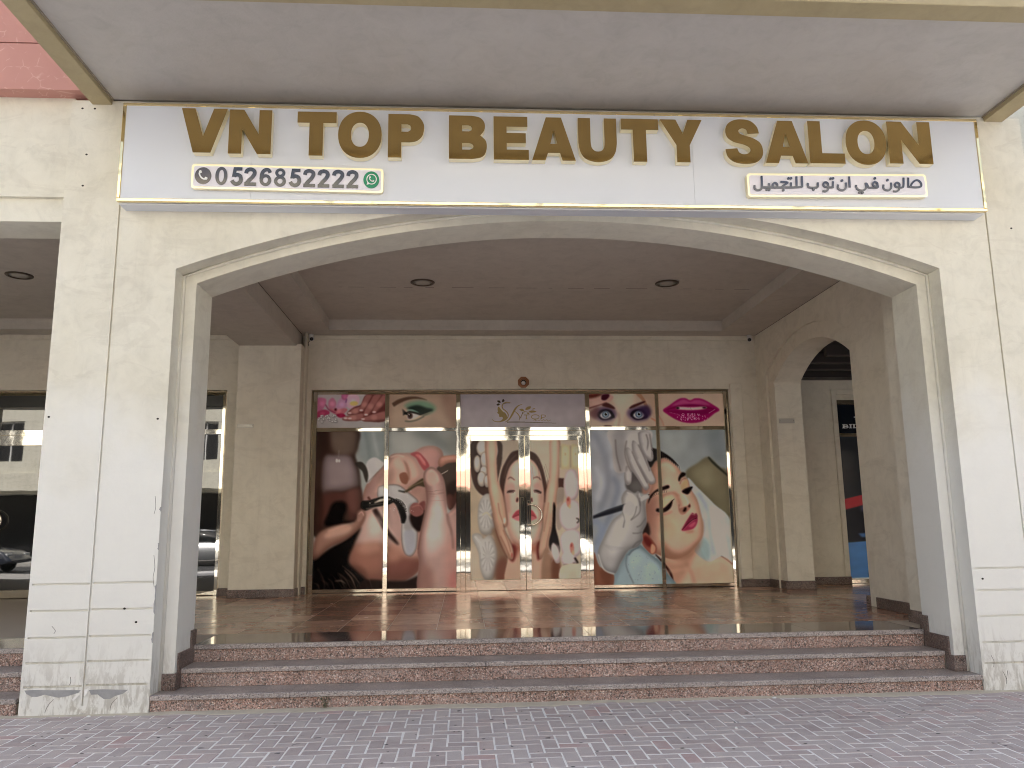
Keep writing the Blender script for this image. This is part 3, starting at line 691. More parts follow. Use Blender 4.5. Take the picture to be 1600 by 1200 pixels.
MB().box(-9.399, -4.001, 8.251, 12.599, 4.731, 4.929).obj('tray_panel', M['ceil'], lc)

def downlight(x, y, label):
    t = thing('recessed_downlight', label, 'ceiling lamp', (x, y, 4.73), 'recessed downlights in the portico ceilings')
    MB().lathe([(.165, 4.7295), (.165, 4.722), (.155, 4.715), (.128, 4.715), (.122, 4.7215), (.122, 4.7295)], (x, y, 0), 'z', 32).obj('trim_ring', M['lamp_ring'], t, True)
    MB().lathe([(.1215, 4.7235), (.08, 4.721), (.001, 4.7205)], (x, y, 0), 'z', 28).obj('lamp_glass', M['lamp_glass'], t, True)
downlight(-.535, 10.56, 'round recessed lamp in the ceiling left of centre above the salon doors')
downlight(2.825, 10.53, 'round recessed lamp in the ceiling nearest the small side arch')
downlight(-5.72, 10.36, 'round recessed lamp in the dark ceiling beyond the grooved pier')
def cctv(x, y, z, sgn, label):
    t = thing('security_camera', label, 'security camera', (x, y, z), 'small white security cameras')
    MB().lathe([(.035, .05), (.04, .03), (.04, .02), (.03, .0)], (x, y, z), 'z', 20).obj('mount', M['cctv'], t, True)
    d_ = Vector((sgn * .25, -.75, -.45)).normalized(); c0 = Vector((x, y, z - .012))
    MB().tube([c0 - d_ * .035, c0 - d_ * .03, c0, c0 + d_ * .045, c0 + d_ * .052], [.026, .038, .044, .042, .036], 18).obj('body', M['cctv'], t, True)
    MB().tube([c0 + d_ * .0525, c0 + d_ * .056], [.031, .029], 18).obj('lens', M['black'], t, True)
    if sgn > 0: MB().tube([(x - .02, y + .02, z - .04), (x - .05, y + .03, z - .09), (x - .04, y + .03, z - .14)], .006, 6).obj('cable', M['black'], t)
cctv(-2.45, 12.90, 4.51, 1, 'white security camera in the corner above the beige pier')
cctv(4.82, 12.90, 4.51, -1, 'white security camera beside the small side arch')
def nameplate(x0, x1, y, z0, z1, label):
    t = thing('wall_plate', label, 'plate', ((x0 + x1) / 2, y, z0), 'small metal plates on the portico walls')
    MB().cbox(x0, x1, y - .012, y - .0005, z0, z1, .002).obj('plate', M['plate'], t)
    for xx in (x0 + .015, x1 - .015): MB().lathe([(.006, 0), (.005, -.003)], (xx, y - .012, (z0 + z1) / 2), 'y', 8).obj('screw', M['lamp_ring'], t)
nameplate(-3.47, -3.22, 12.55, 2.99, 3.05, 'thin pale plate screwed to the beige pier')
nameplate(5.0, 5.25, 12.335, 2.995, 3.07, 'thin pale plate on the jamb of the small side arch')
om = thing('octagonal_ornament', 'brown eight-sided carved ornament with a pale centre above the doors', 'ornament', (1.005, 12.99, 3.775))
o8 = lambda r, k=8: [(1.005 + r * math.cos(R(22.5 + 360 / k * i)), 3.775 + r * math.sin(R(22.5 + 360 / k * i))) for i in range(k)]
MB().shape([o8(.098), o8(.072)], 12.965, 12.9995).obj('outer_frame', M['bronze'], om)
MB().shape([o8(.071), o8(.048)], 12.975, 12.9995).obj('inner_frame', M['bronze'], om)
MB().shape([o8(.047)], 12.985, 12.9995).obj('backing', M['hole'], om)
MB().lathe([(.034, -.003), (.03, -.012), (.012, -.018)], (1.005, 12.985, 3.763), 'y', 16).obj('mirror', M['cctv'], om, True)

# ================================================================== SALON SHOPFRONT
sf = thing('salon_shopfront', 'polished steel shopfront of beauty posters and a double door', 'shopfront', (1.01, 13.06, ZF))
YS = 13.055
def bar(name, x0, x1, z0, z1, y0=YS, y1=13.15, p=sf, m='steel', b=.004): return MB().cbox(x0, x1, y0, y1, z0, z1, b).obj(name, M[m], p)
bar('outer_frame', -2.432, -2.4135, ZF, 3.658, 13.03, m='frame_bronze'); bar('outer_frame', 4.421, 4.44, ZF, 3.658, 13.03, m='frame_bronze')
bar('outer_frame', -2.413, 4.4205, 3.632, 3.658, 13.03, m='frame_bronze')
bar('mullion', -2.413, -2.347, ZF, 3.6315); bar('mullion', 4.367, 4.4205, ZF, 3.6315)
bar('mullion', -1.258, -1.187, ZF, 3.592); bar('mullion', 3.203, 3.263, ZF, 3.592)
bar('door_jamb', -.099, -.03, ZF, 3.592); bar('door_jamb', -.0295, .044, ZF + .001, 2.985, 13.07)
bar('door_jamb', 2.03, 2.10, ZF, 3.592); bar('door_jamb', 1.982, 2.0295, ZF + .001, 2.985, 13.07)
bar('top_rail', -2.3465, 4.3665, 3.5925, 3.6315, 13.06)
for a, b in ((-2.3465, -1.2585), (-1.1865, -.0995), (2.1005, 3.2025), (3.2635, 4.3665)):
    bar('rail', a, b, 2.985, 3.045, 13.06); bar('bottom_rail', a, b, ZF + .012, .502, 13.06)
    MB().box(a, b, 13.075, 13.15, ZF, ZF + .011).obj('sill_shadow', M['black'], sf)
bar('rail', -.0295, 2.0295, 2.9855, 3.045, 13.06); bar('door_header', .0445, 1.9815, 2.907, 2.985, 13.065)
# --- printed panes: canvases painted below
def panes():
    prt = {}
    def pane(name, key, x0, x1, z0, z1, y, parent, px, res):
        """px: photo corners TL,TR,BR,BL of the pane on the canvas"""
        nx, ny = res; u = np.linspace(0, 1, nx); v = np.linspace(0, 1, ny); Ug, Vg = np.meshgrid(u, v)
        (ax, ay), (bx, by), (cx, cy2), (dx, dy) = px
        X = (ax * (1 - Ug) + bx * Ug) * (1 - Vg) + (dx * (1 - Ug) + cx * Ug) * Vg
        Yc = (ay * (1 - Ug) + by * Ug) * (1 - Vg) + (dy * (1 - Ug) + cy2 * Ug) * Vg
        colr = CANVAS[key].sample(X, Yc)
        me = bpy.data.meshes.new(name); n = nx * ny
        cod = np.stack([x0 + (x1 - x0) * Ug, np.full_like(Ug, y), z1 - (z1 - z0) * Vg], -1).reshape(-1, 3)
        # back sheet gives the pane its thickness
        back = np.array([(x0, y + .012, z1), (x1, y + .012, z1), (x1, y + .012, z0), (x0, y + .012, z0)])
        i = np.arange((nx - 1) * (ny - 1)); r_, c_ = i // (nx - 1), i % (nx - 1); a = r_ * nx + c_
        q = np.stack([a, a + nx, a + nx + 1, a + 1], -1)
        q = np.concatenate([q, [(n, n + 1, n + 2, n + 3), (0, nx - 1, n + 1, n), (nx - 1, n - 1, n + 2, n + 1), (n - 1, n - nx, n + 3, n + 2), (n - nx, 0, n, n + 3)]]).astype(np.int32)
        allv = np.concatenate([cod, back]).astype(np.float32)
        me.vertices.add(len(allv)); me.vertices.foreach_set('co', allv.ravel())
        me.loops.add(q.size); me.loops.foreach_set('vertex_index', q.ravel())
        me.polygons.add(len(q)); me.polygons.foreach_set('loop_start', np.arange(0, q.size, 4, dtype=np.int32)); me.polygons.foreach_set('loop_total', np.full(len(q), 4, np.int32))
        at = me.color_attributes.new('print', 'FLOAT_COLOR', 'POINT')
        ca = np.ones((len(allv), 4), np.float32); ca[:n, :3] = colr.reshape(-1, 3); ca[n:, :3] = .1
        at.data.foreach_set('color', ca.ravel()); me.materials.append(M['print']); me.update(calc_edges=True); me.validate()
        return link(name, me, parent)
    return pane
pane = panes()
# ================================================================== PRINTED POSTERS (flat print on the panes, painted shape by shape)
class Canvas:
    def __init__(s, x0, y0, k, wz, hz, res, bg):
        s.x0, s.y0, s.k, s.r = x0, y0, k, res
        s.w, s.h = int(wz * res) + 2, int(hz * res) + 2
        s.a = np.empty((s.h, s.w, 3), np.float32); s.a[:] = np.array(bg, np.float32)
    @staticmethod
    def _box(m, r, ax):
        if r < 1: return m
        p = np.pad(m, [(r + 1, r) if i == ax else (0, 0) for i in (0, 1)], mode='edge'); c = np.cumsum(p, ax, dtype=np.float64); n = 2 * r + 1
        return ((c[n:] - c[:-n]) if ax == 0 else (c[:, n:] - c[:, :-n])).astype(np.float32) / n
    def mask(s, pts, blur):
        p = np.array(pts, np.float64) * s.r; b = max(blur * s.r, .5); mg = int(b * 2.2 + 3)
        xa, ya = np.floor(p.min(0)).astype(int) - mg; xb, yb = np.ceil(p.max(0)).astype(int) + mg
        big = 1.2 * max(s.w, s.h); xa, ya = max(xa, -int(big * .2) - mg), max(ya, -int(big * .2) - mg); xb, yb = min(xb, s.w + int(big * .2) + mg), min(yb, s.h + int(big * .2) + mg)
        if xb <= xa or yb <= ya: return None
        ss = 2; W, Hh = (xb - xa) * ss, (yb - ya) * ss
        xs = xa + (np.arange(W) + .5) / ss; m = np.zeros((Hh, W), np.float32); q = np.roll(p, -1, 0)
        for r in range(Hh):
            y = ya + (r + .5) / ss
            e = (p[:, 1] > y) != (q[:, 1] > y)
            if not e.any(): continue
            xc = np.sort(p[e, 0] + (y - p[e, 1]) / (q[e, 1] - p[e, 1]) * (q[e, 0] - p[e, 0]))
            m[r] = np.searchsorted(xc, xs) & 1
        m = m.reshape(yb - ya, ss, xb - xa, ss).mean((1, 3))
        rad = b * .62
        k = int(round(rad))
        if k >= 1:
            for _ in range(3): m = s._box(s._box(m, k, 0), k, 1)
        return m, xa, ya, xb, yb
    def fill(s, pts, col, blur=3, a=1.0, smooth=True):
        if smooth and len(pts) > 3: pts = cat(pts, True, 5)
        r = s.mask(pts, blur)
        if r is None: return s
        m, xa, ya, xb, yb = r
        x0, y0, x1, y1 = max(xa, 0), max(ya, 0), min(xb, s.w), min(yb, s.h)
        if x1 <= x0 or y1 <= y0: return s
        mm = (m[y0 - ya:y1 - ya, x0 - xa:x1 - xa] * a)[..., None]
        s.a[y0:y1, x0:x1] = s.a[y0:y1, x0:x1] * (1 - mm) + np.array(col, np.float32) * mm; return s
    def line(s, pts, wd, col, blur=2, a=1.0):
        n0 = len(pts)
        if n0 > 2:
            k = 5; q = cat(pts, False, k)
            if isinstance(wd, (list, tuple)): wd = list(np.interp(np.arange(len(q)) / k, np.arange(n0), wd))
            pts = q
        return s.fill(stroke(pts, wd), col, blur, a, False)
    def vol(s, pts, col, wd, a=.7, off=(0, 0), blur=3, smooth=True):
        """soft modelling of a painted form: tone gathers inside its outline, on the side away from off"""
        if smooth and len(pts) > 3: pts = cat(pts, True, 5)
        r = s.mask(pts, blur); q = s.mask([(x + off[0], y + off[1]) for x, y in pts], wd)
        if r is None or q is None: return s
        A = np.zeros((s.h, s.w), np.float32); B = A.copy()
        for (m, xa, ya, xb, yb), D in ((r, A), (q, B)):
            x0, y0, x1, y1 = max(xa, 0), max(ya, 0), min(xb, s.w), min(yb, s.h)
            if x1 > x0 and y1 > y0: D[y0:y1, x0:x1] = m[y0 - ya:y1 - ya, x0 - xa:x1 - xa]
        k = (A * np.clip(1 - B, 0, 1) * a)[..., None]; k = np.clip(k, 0, 1)
        s.a = s.a * (1 - k) + np.array(col, np.float32) * k; return s
    def form(s, pts, col, rim, wd, a=.7, off=(0, 0), blur=4): return s.fill(pts, col, blur).vol(pts, rim, wd, a, off, blur)
    def mottle(s, amp, seed, r):
        n = np.random.default_rng(seed).normal(0, 1, (s.h, s.w)).astype(np.float32)
        for _ in range(2): n = s._box(s._box(n, r, 0), r, 1)
        n = np.clip(n / max(n.std(), 1e-6), -2, 2); s.a = s.a * (1 + amp * n)[..., None]; return s
    def dot(s, x, y, rx, ry, col, blur=2, a=1.0): return s.fill(ell(x, y, rx, ry, 20), col, blur, a, False)
    def grain(s, amp, seed=1, soft=0):
        rn = np.random.default_rng(seed).normal(0, 1, (s.h, s.w)).astype(np.float32)
        for _ in range(soft): rn = s._box(s._box(rn, 1, 0), 1, 1) * 2
        s.a *= (1 + amp * rn)[..., None]; return s
    def crisp(s, r, k):
        b = s.a.copy()
        for ch in range(3):
            m = b[..., ch]
            for _ in range(2): m = s._box(s._box(m, r, 0), r, 1)
            b[..., ch] = m
        s.a = s.a + k * (s.a - b); return s
    def sample(s, X, Y):
        fx = np.clip((X - s.x0) * s.k * s.r - .5, 0, s.w - 1.001); fy = np.clip((Y - s.y0) * s.k * s.r - .5, 0, s.h - 1.001)
        i, j = fx.astype(int), fy.astype(int); u, v = (fx - i)[..., None], (fy - j)[..., None]; A = s.a
        c = (A[j, i] * (1 - u) + A[j, i + 1] * u) * (1 - v) + (A[j + 1, i] * (1 - u) + A[j + 1, i + 1] * u) * v
        c = np.clip(c, 0, 255) / 255.; c = c * .74 + .26 * (c @ np.array([.3, .59, .11], np.float32))[..., None]
        return np.clip(np.where(c <= .04045, c / 12.92, ((c + .055) / 1.055) ** 2.4) ** 1.28 * PRINT_GAIN, 0, .9)
CANVAS = {}

rp0 = random.Random(12)
# ---- lash treatment (two left panes)
c = Canvas(485, 670, 4.704, 1129, 1200, .34, (158, 164, 163)); CANVAS['lash'] = c
c.fill([(330, 0), (560, 0), (560, 240), (420, 260), (340, 180)], (140, 152, 155), 30)
c.line([(400, 20), (425, 120), (440, 240)], 26, (120, 132, 136), 14, .7).line([(460, 20), (480, 130), (500, 210)], 20, (172, 180, 180), 14, .7)
c.line([(760, 0), (900, 70), (1100, 190)], [60, 100, 60], (118, 126, 126), 40, .8).fill([(1000, 60), (1129, 40), (1129, 230), (1040, 200)], (142, 146, 142), 30, .8)
c.fill([(590, 40), (760, 60), (800, 150), (640, 170)], (170, 174, 171), 40, .8)
# patient's face
c.fill([(330, 700), (372, 560), (420, 410), (545, 262), (600, 195), (690, 185), (760, 178), (830, 138), (920, 135), (975, 190), (960, 330), (880, 420), (850, 600), (830, 800), (830, 1000), (700, 1120), (560, 1118), (430, 1130), (330, 1110), (262, 990), (285, 850)], (186, 150, 140), 5)
c.fill([(760, 180), (860, 145), (950, 190), (950, 300), (880, 290), (830, 230)], (198, 150, 146), 16, .9)
c.fill([(545, 290), (620, 205), (700, 200), (760, 250), (790, 350), (730, 420), (600, 420), (520, 430), (440, 480)], (203, 170, 157), 16)
c.fill([(380, 560), (430, 420), (520, 330), (560, 420), (500, 470), (480, 540), (400, 540)], (184, 147, 142), 14)
c.fill([(400, 690), (470, 600), (560, 600), (650, 640), (670, 760), (560, 850), (420, 860), (330, 870)], (196, 168, 162), 22)
c.fill([(275, 960), (320, 850), (430, 870), (520, 850), (640, 900), (720, 960), (830, 960), (830, 1010), (700, 1110), (560, 1115), (430, 1130), (330, 1080)], (163, 112, 96), 30)
c.fill([(560, 1000), (700, 960), (820, 990), (760, 1080), (650, 1120), (570, 1100)], (140, 86, 76), 22, .85)
c.fill([(330, 880), (470, 840), (520, 900), (400, 930)], (190, 142, 124), 24, .8)
c.fill([(290, 1000), (400, 1040), (420, 1130), (340, 1110)], (120, 78, 64), 20, .8)
FACE = [(330, 700), (372, 560), (420, 410), (545, 262), (600, 195), (690, 185), (760, 178), (830, 138), (920, 135), (975, 190), (960, 330), (880, 420), (850, 600), (830, 800), (830, 1000), (700, 1120), (560, 1118), (430, 1130), (330, 1110), (262, 990), (285, 850)]
c.vol(FACE, (112, 70, 60), 70, .8, (10, -34))
c.fill([(560, 250), (620, 330), (600, 420), (520, 420), (500, 380)], (168, 126, 114), 26, .5).fill([(700, 420), (780, 380), (830, 420), (800, 500), (720, 470)], (176, 132, 122), 24, .6)
c.fill([(440, 640), (520, 620), (560, 700), (520, 800), (430, 780)], (212, 186, 178), 34, .7).fill([(600, 860), (680, 900), (640, 980), (560, 960)], (188, 138, 120), 30, .7)
# nose
c.line([(655, 225), (700, 265), (720, 330), (724, 390)], [8, 20, 26, 14], (160, 112, 94), 9, .8)
c.fill([(655, 345), (700, 330), (722, 375), (706, 418), (668, 402)], (150, 96, 74), 7)
c.fill([(640, 210), (680, 225), (680, 300), (640, 300), (610, 250)], (211, 180, 165), 14, .8)
c.line([(600, 210), (560, 290), (500, 380)], 14, (170, 132, 124), 10, .6)
# lips
c.fill([(735, 192), (792, 178), (838, 220), (872, 272), (868, 305), (838, 318), (806, 276), (775, 222)], (182, 84, 90), 5)
c.fill([(770, 200), (800, 196), (840, 245), (850, 280), (826, 270), (800, 230)], (208, 116, 118), 7, .9)
c.line([(800, 205), (840, 260)], 6, (232, 160, 158), 4, .7)
# technician's face, mask
c.fill([(0, 0), (338, 0), (350, 130), (330, 200), (358, 300), (372, 440), (384, 560), (352, 680), (300, 740), (0, 760)], (78, 55, 47), 10)
c.fill([(150, 0), (330, 0), (346, 120), (325, 190), (180, 180)], (122, 103, 92), 26)
c.fill([(60, 20), (140, 30), (120, 190), (60, 240)], (66, 44, 38), 22, .8)
c.fill([(105, 222), (180, 198), (290, 204), (325, 262), (350, 330), (356, 420), (300, 452), (180, 470), (95, 470)], (143, 128, 132), 16)
c.fill([(130, 250), (230, 236), (300, 260), (300, 400), (160, 430)], (156, 140, 144), 30, .8)
c.dot(197, 238, 8, 14, (228, 224, 222), 4).dot(214, 240, 6, 12, (228, 224, 222), 4).line([(214, 160), (208, 215)], 5, (180, 170, 168), 4, .5)  # white spots: reflection on the pane glass, painted into the print
c.fill([(90, 480), (250, 470), (362, 440), (378, 560), (350, 660), (290, 690), (262, 560), (160, 560), (110, 700), (60, 700)], (104, 64, 57), 16)
c.fill([(270, 470), (360, 450), (372, 560), (340, 640), (290, 590)], (130, 86, 78), 18, .8)
c.fill([(175, 552), (250, 545), (268, 590), (245, 680), (330, 690), (310, 730), (110, 720), (140, 620)], (18, 11, 11), 12)
c.fill([(30, 480), (90, 480), (90, 720), (20, 740)], (72, 44, 36), 20, .8)
c.vol([(105, 222), (180, 198), (290, 204), (325, 262), (350, 330), (356, 420), (300, 452), (180, 470), (95, 470)], (86, 70, 70), 40, .8, (6, -14), 16)
c.vol([(0, 0), (338, 0), (350, 130), (330, 200), (358, 300), (372, 440), (384, 560), (352, 680), (300, 740), (0, 760)], (34, 20, 18), 46, .55, (-16, -10), 10)
# far eye, white pad, lashes
c.fill([(412, 262), (470, 215), (525, 245), (545, 275), (480, 340), (418, 410)], (188, 187, 190), 6)
c.fill([(332, 258), (378, 250), (412, 290), (426, 350), (416, 405), (400, 372), (384, 320), (352, 290)], (52, 44, 38), 4)
c.line([(420, 405), (470, 355), (545, 275)], 5, (110, 92, 88), 3, .7)
# gel pad under the near eye
c.fill([(494, 470), (508, 432), (580, 420), (650, 424), (722, 478), (795, 548), (738, 585), (735, 640), (786, 740), (782, 880), (745, 948), (695, 930), (672, 850), (668, 720), (694, 650), (650, 570), (560, 524), (500, 520)], (120, 106, 104), 6, .75)
c.fill([(498, 470), (512, 436), (580, 424), (648, 430), (718, 484), (786, 548), (732, 585), (730, 640), (780, 745), (776, 880), (742, 938), (700, 925), (678, 850), (674, 722), (700, 650), (655, 562), (560, 520), (504, 516)], (186, 185, 188), 4)
c.vol([(498, 470), (512, 436), (580, 424), (648, 430), (718, 484), (786, 548), (732, 585), (730, 640), (780, 745), (776, 880), (742, 938), (700, 925), (678, 850), (674, 722), (700, 650), (655, 562), (560, 520), (504, 516)], (112, 106, 112), 16, .75, (-3, -6))
c.fill([(690, 770), (760, 760), (768, 880), (740, 930), (705, 915)], (166, 168, 180), 10).fill([(700, 660), (728, 650), (760, 740), (690, 750)], (152, 150, 156), 10, .7)
# tweezers right
c.fill([(642, 464), (690, 470), (760, 418), (828, 374), (862, 400), (850, 440), (790, 432), (730, 466), (694, 482)], (84, 71, 49), 4)
c.line([(648, 466), (690, 474)], 8, (48, 58, 58), 3).line([(720, 446), (836, 392)], 8, (140, 122, 92), 5, .8)
# eyelid and lash line
c.fill([(572, 600), (620, 584), (655, 640), (666, 720), (655, 820), (600, 760), (575, 690)], (186, 154, 150), 10)
c.line([(592, 528), (640, 556), (668, 608), (684, 660), (680, 706)], [16, 34, 44, 44, 22], (18, 16, 18), 4)
for t in range(13):
    a = .15 + t * .115; x0_, y0_ = 612 + 66 * math.sin(a), 612 - 74 * math.cos(a)
    c.line([(x0_, y0_), (x0_ + 30 * math.sin(a + .25), y0_ - 24 * math.cos(a + .25) + 6)], 5, (14, 12, 14), 2, .95)
for t in range(8):
    a = .1 + t * .19; x0_, y0_ = 618 + 64 * math.sin(a), 620 - 72 * math.cos(a)
    c.line([(x0_, y0_), (x0_ + 22 * math.sin(a), y0_ - 22 * math.cos(a))], 3, (150, 146, 150), 2, .5)
# lash strip holder
c.fill([(372, 585), (382, 542), (430, 536), (545, 508), (600, 520), (612, 548), (560, 572), (470, 590), (400, 612)], (14, 12, 12), 4)
c.line([(425, 510), (442, 535)], 16, (90, 40, 38), 5, .8)
c.line([(472, 556), (520, 536), (590, 528)], [6, 22, 12], (196, 186, 176), 3).line([(430, 572), (540, 560)], 7, (130, 122, 116), 3, .8).dot(440, 556, 5, 5, (150, 140, 132), 2)
# brow
c.line([(472, 600), (510, 670), (560, 760), (610, 820), (648, 862)], [34, 40, 34, 26, 8], (58, 36, 34), 8)
c.line([(520, 690), (575, 780)], 10, (112, 84, 78), 6, .7)
# hair and dark ground bottom left
c.fill([(0, 960), (110, 900), (250, 820), (370, 730), (320, 860), (280, 980), (350, 1060), (420, 1130), (420, 1220), (0, 1220)], (17, 11, 11), 12)
for (a, b, cc) in (((235, 1010), (390, 1180), (96, 80, 70)), ((250, 1040), (340, 1180), (120, 100, 88)), ((205, 1060), (300, 1180), (84, 66, 56)), ((130, 1100), (180, 1185), (70, 56, 50)), ((80, 1110), (150, 1190), (60, 48, 42)), ((180, 1120), (260, 1140), (110, 96, 86)), ((30, 1130), (70, 1190), (70, 60, 54))):
    c.line([a, ((a[0] + b[0]) / 2 + 8, (a[1] + b[1]) / 2 - 12), b], [4, 12, 5], cc, 4, .9)
c.fill([(390, 1120), (560, 1120), (700, 1122), (815, 1090), (815, 1220), (380, 1220)], (46, 28, 24), 10)
# left hand
c.fill([(20, 900), (50, 790), (130, 735), (230, 708), (300, 706), (342, 672), (348, 622), (385, 604), (406, 640), (392, 696), (345, 760), (250, 830), (140, 880), (60, 950), (15, 960)], (168, 128, 114), 10)
c.fill([(120, 770), (220, 725), (300, 720), (290, 770), (180, 800), (110, 810)], (196, 160, 146), 14, .85).fill([(350, 640), (380, 615), (398, 640), (380, 680), (350, 690)], (188, 146, 134), 7, .9)
c.vol([(20, 900), (50, 790), (130, 735), (230, 708), (300, 706), (342, 672), (348, 622), (385, 604), (406, 640), (392, 696), (345, 760), (250, 830), (140, 880), (60, 950), (15, 960)], (84, 48, 40), 34, .85, (4, -16), 8)
# right hand with its dark tool
c.fill([(736, 640), (840, 600), (840, 720), (800, 770), (745, 720)], (42, 22, 20), 10)
c.fill([(930, 300), (1080, 245), (1090, 470), (1040, 610), (1002, 566), (980, 420)], (80, 66, 58), 6).fill([(1000, 440), (1080, 400), (1080, 560), (1030, 600)], (52, 36, 32), 12, .9)
for t in range(5): c.line([(958 + t * 11, 352 - t * 6), (966 + t * 11, 340 - t * 6)], 5, (196, 186, 172), 2, .8)
c.fill([(1000, 505), (1040, 500), (1060, 560), (1030, 610), (1000, 570)], (120, 74, 66), 8, .8).fill([(1040, 540), (1080, 470), (1080, 600), (1050, 610)], (96, 60, 54), 8, .9)
c.fill([(940, 255), (960, 216), (1010, 205), (1090, 205), (1090, 248), (1010, 262), (955, 290)], (196, 142, 124), 5).vol([(940, 255), (960, 216), (1010, 205), (1090, 205), (1090, 248), (1010, 262), (955, 290)], (120, 72, 60), 18, .8, (0, -8)).line([(960, 235), (1080, 222)], 12, (214, 172, 154), 9, .6)
c.fill([(734, 590), (760, 558), (800, 566), (830, 600), (826, 640), (780, 660), (742, 640)], (156, 100, 96), 6).fill([(800, 565), (840, 545), (850, 600), (820, 612)], (132, 72, 70), 6, .9)
c.fill([(836, 330), (880, 292), (930, 312), (975, 370), (994, 460), (1000, 560), (1008, 640), (1050, 600), (1100, 590), (1100, 1220), (806, 1220), (800, 1000), (788, 900), (812, 760), (840, 640), (855, 540), (850, 460), (834, 400)], (188, 156, 150), 5)
c.fill([(880, 520), (980, 520), (1000, 680), (980, 860), (880, 960), (820, 900), (840, 740)], (205, 180, 176), 30, .85)
HAND = [(836, 330), (880, 292), (930, 312), (975, 370), (994, 460), (1000, 560), (1008, 640), (1050, 600), (1100, 590), (1100, 1220), (806, 1220), (800, 1000), (788, 900), (812, 760), (840, 640), (855, 540), (850, 460), (834, 400)]
c.vol(HAND, (116, 74, 68), 46, .85, (20, -6)).vol(HAND, (140, 96, 90), 30, .6, (-14, 0))
c.fill([(900, 560), (960, 560), (970, 700), (930, 850), (870, 880), (850, 760)], (222, 200, 196), 40, .7)
c.fill([(850, 330), (890, 305), (930, 350), (940, 410), (880, 430), (848, 390)], (204, 172, 160), 10, .9)
c.fill([(1000, 900), (1090, 820), (1090, 1200), (1000, 1200)], (196, 146, 138), 34, .8).fill([(820, 1000), (900, 1060), (900, 1200), (810, 1200)], (160, 118, 108), 28, .8).fill([(1030, 1080), (1090, 1050), (1090, 1180), (1020, 1180)], (196, 120, 116), 26, .6)
c.line([(862, 490), (920, 494), (985, 482)], 5, (150, 112, 104), 3, .8).line([(868, 510), (930, 512)], 4, (158, 120, 112), 3, .6).line([(1006, 640), (1030, 720), (1034, 800)], 10, (150, 112, 108), 8, .6)
c.line([(838, 400), (850, 460), (856, 540), (842, 640), (815, 760), (792, 900)], 7, (126, 86, 80), 5, .6)
# knuckle creases, light along the fingers, strands and stitches
c.line([(870, 330), (900, 318), (930, 350), (940, 400)], 9, (226, 204, 194), 8, .7).line([(905, 420), (930, 520), (950, 640), (930, 800)], 22, (222, 202, 198), 18, .55)
c.line([(1012, 650), (1040, 640), (1070, 610)], 14, (206, 172, 164), 8, .7).line([(1006, 640), (1012, 700), (1040, 780), (1050, 900)], 12, (124, 84, 80), 9, .6)
c.line([(846, 470), (900, 476)], 3, (140, 100, 92), 2, .7).line([(905, 472), (980, 462)], 3, (150, 112, 104), 2, .6).line([(870, 545), (985, 540)], 3, (160, 124, 118), 2, .5)
c.line([(745, 590), (800, 575), (826, 610)], 8, (190, 134, 128), 6, .7).line([(130, 760), (240, 722), (320, 700)], 12, (214, 182, 168), 9, .6).line([(355, 640), (380, 620), (394, 650)], 7, (214, 178, 166), 5, .7)
for t in range(16):
    x = rp0.uniform(40, 420); c.line([(x, rp0.uniform(1020, 1110)), (x + rp0.uniform(20, 60), rp0.uniform(1110, 1150)), (x + rp0.uniform(40, 110), 1190)], [2, 5, 2], rp0.choice(((92, 76, 66), (64, 50, 44), (120, 102, 90))), 3, .6)
for t in range(24):
    x, y = rp0.uniform(560, 760), rp0.uniform(440, 620); c.dot(x, y, 3, 3, (206, 205, 208), 2, .5)
c.line([(410, 600), (470, 590), (560, 580)], 8, (214, 196, 190), 6, .5).line([(480, 480), (540, 380), (600, 260)], 16, (216, 188, 178), 12, .5).line([(590, 215), (640, 200), (690, 212)], 10, (222, 196, 184), 7, .6)
c.fill([(430, 690), (480, 650), (530, 680), (520, 760), (450, 770)], (220, 200, 194), 26, .55)
c.grain(.004, 3)

# ---- make-up treatment (two right panes)
c = Canvas(925, 665, 4.704, 1082, 1200, .34, (160, 170, 174)); CANVAS['brow'] = c
c.fill([(480, 0), (980, 0), (990, 300), (850, 240), (700, 340), (560, 200)], (152, 163, 168), 20).fill([(840, 60), (960, 40), (985, 340), (880, 260)], (132, 144, 152), 40, .8)
c.fill([(500, 40), (700, 50), (640, 220), (520, 180)], (172, 182, 184), 40, .7)
c.fill([(690, 345), (770, 285), (850, 238), (930, 310), (1000, 372), (1020, 730), (860, 560), (720, 430)], (136, 130, 106), 9)
c.vol([(690, 345), (770, 285), (850, 238), (930, 310), (1000, 372), (1020, 730), (860, 560), (720, 430)], (96, 92, 72), 60, .8, (-10, -20), 9).fill([(740, 350), (850, 280), (890, 340), (880, 470), (790, 440)], (158, 152, 124), 40, .7)
c.line([(850, 236), (900, 290), (1000, 380)], [12, 18, 14], (60, 64, 56), 6, .9)
c.fill([(700, 400), (780, 470), (900, 590), (1020, 715), (1050, 1040), (960, 970), (860, 1012), (790, 860), (800, 700)], (186, 196, 206), 5)
c.fill([(830, 640), (930, 700), (1000, 800), (1000, 960), (900, 900)], (202, 210, 218), 30, .8).line([(780, 500), (850, 640), (870, 800), (900, 960)], 22, (160, 172, 186), 16, .7).line([(940, 700), (990, 820), (1020, 960)], 16, (164, 176, 190), 14, .6)
c.fill([(800, 830), (862, 880), (860, 1010), (800, 960)], (150, 178, 182), 12, .8)
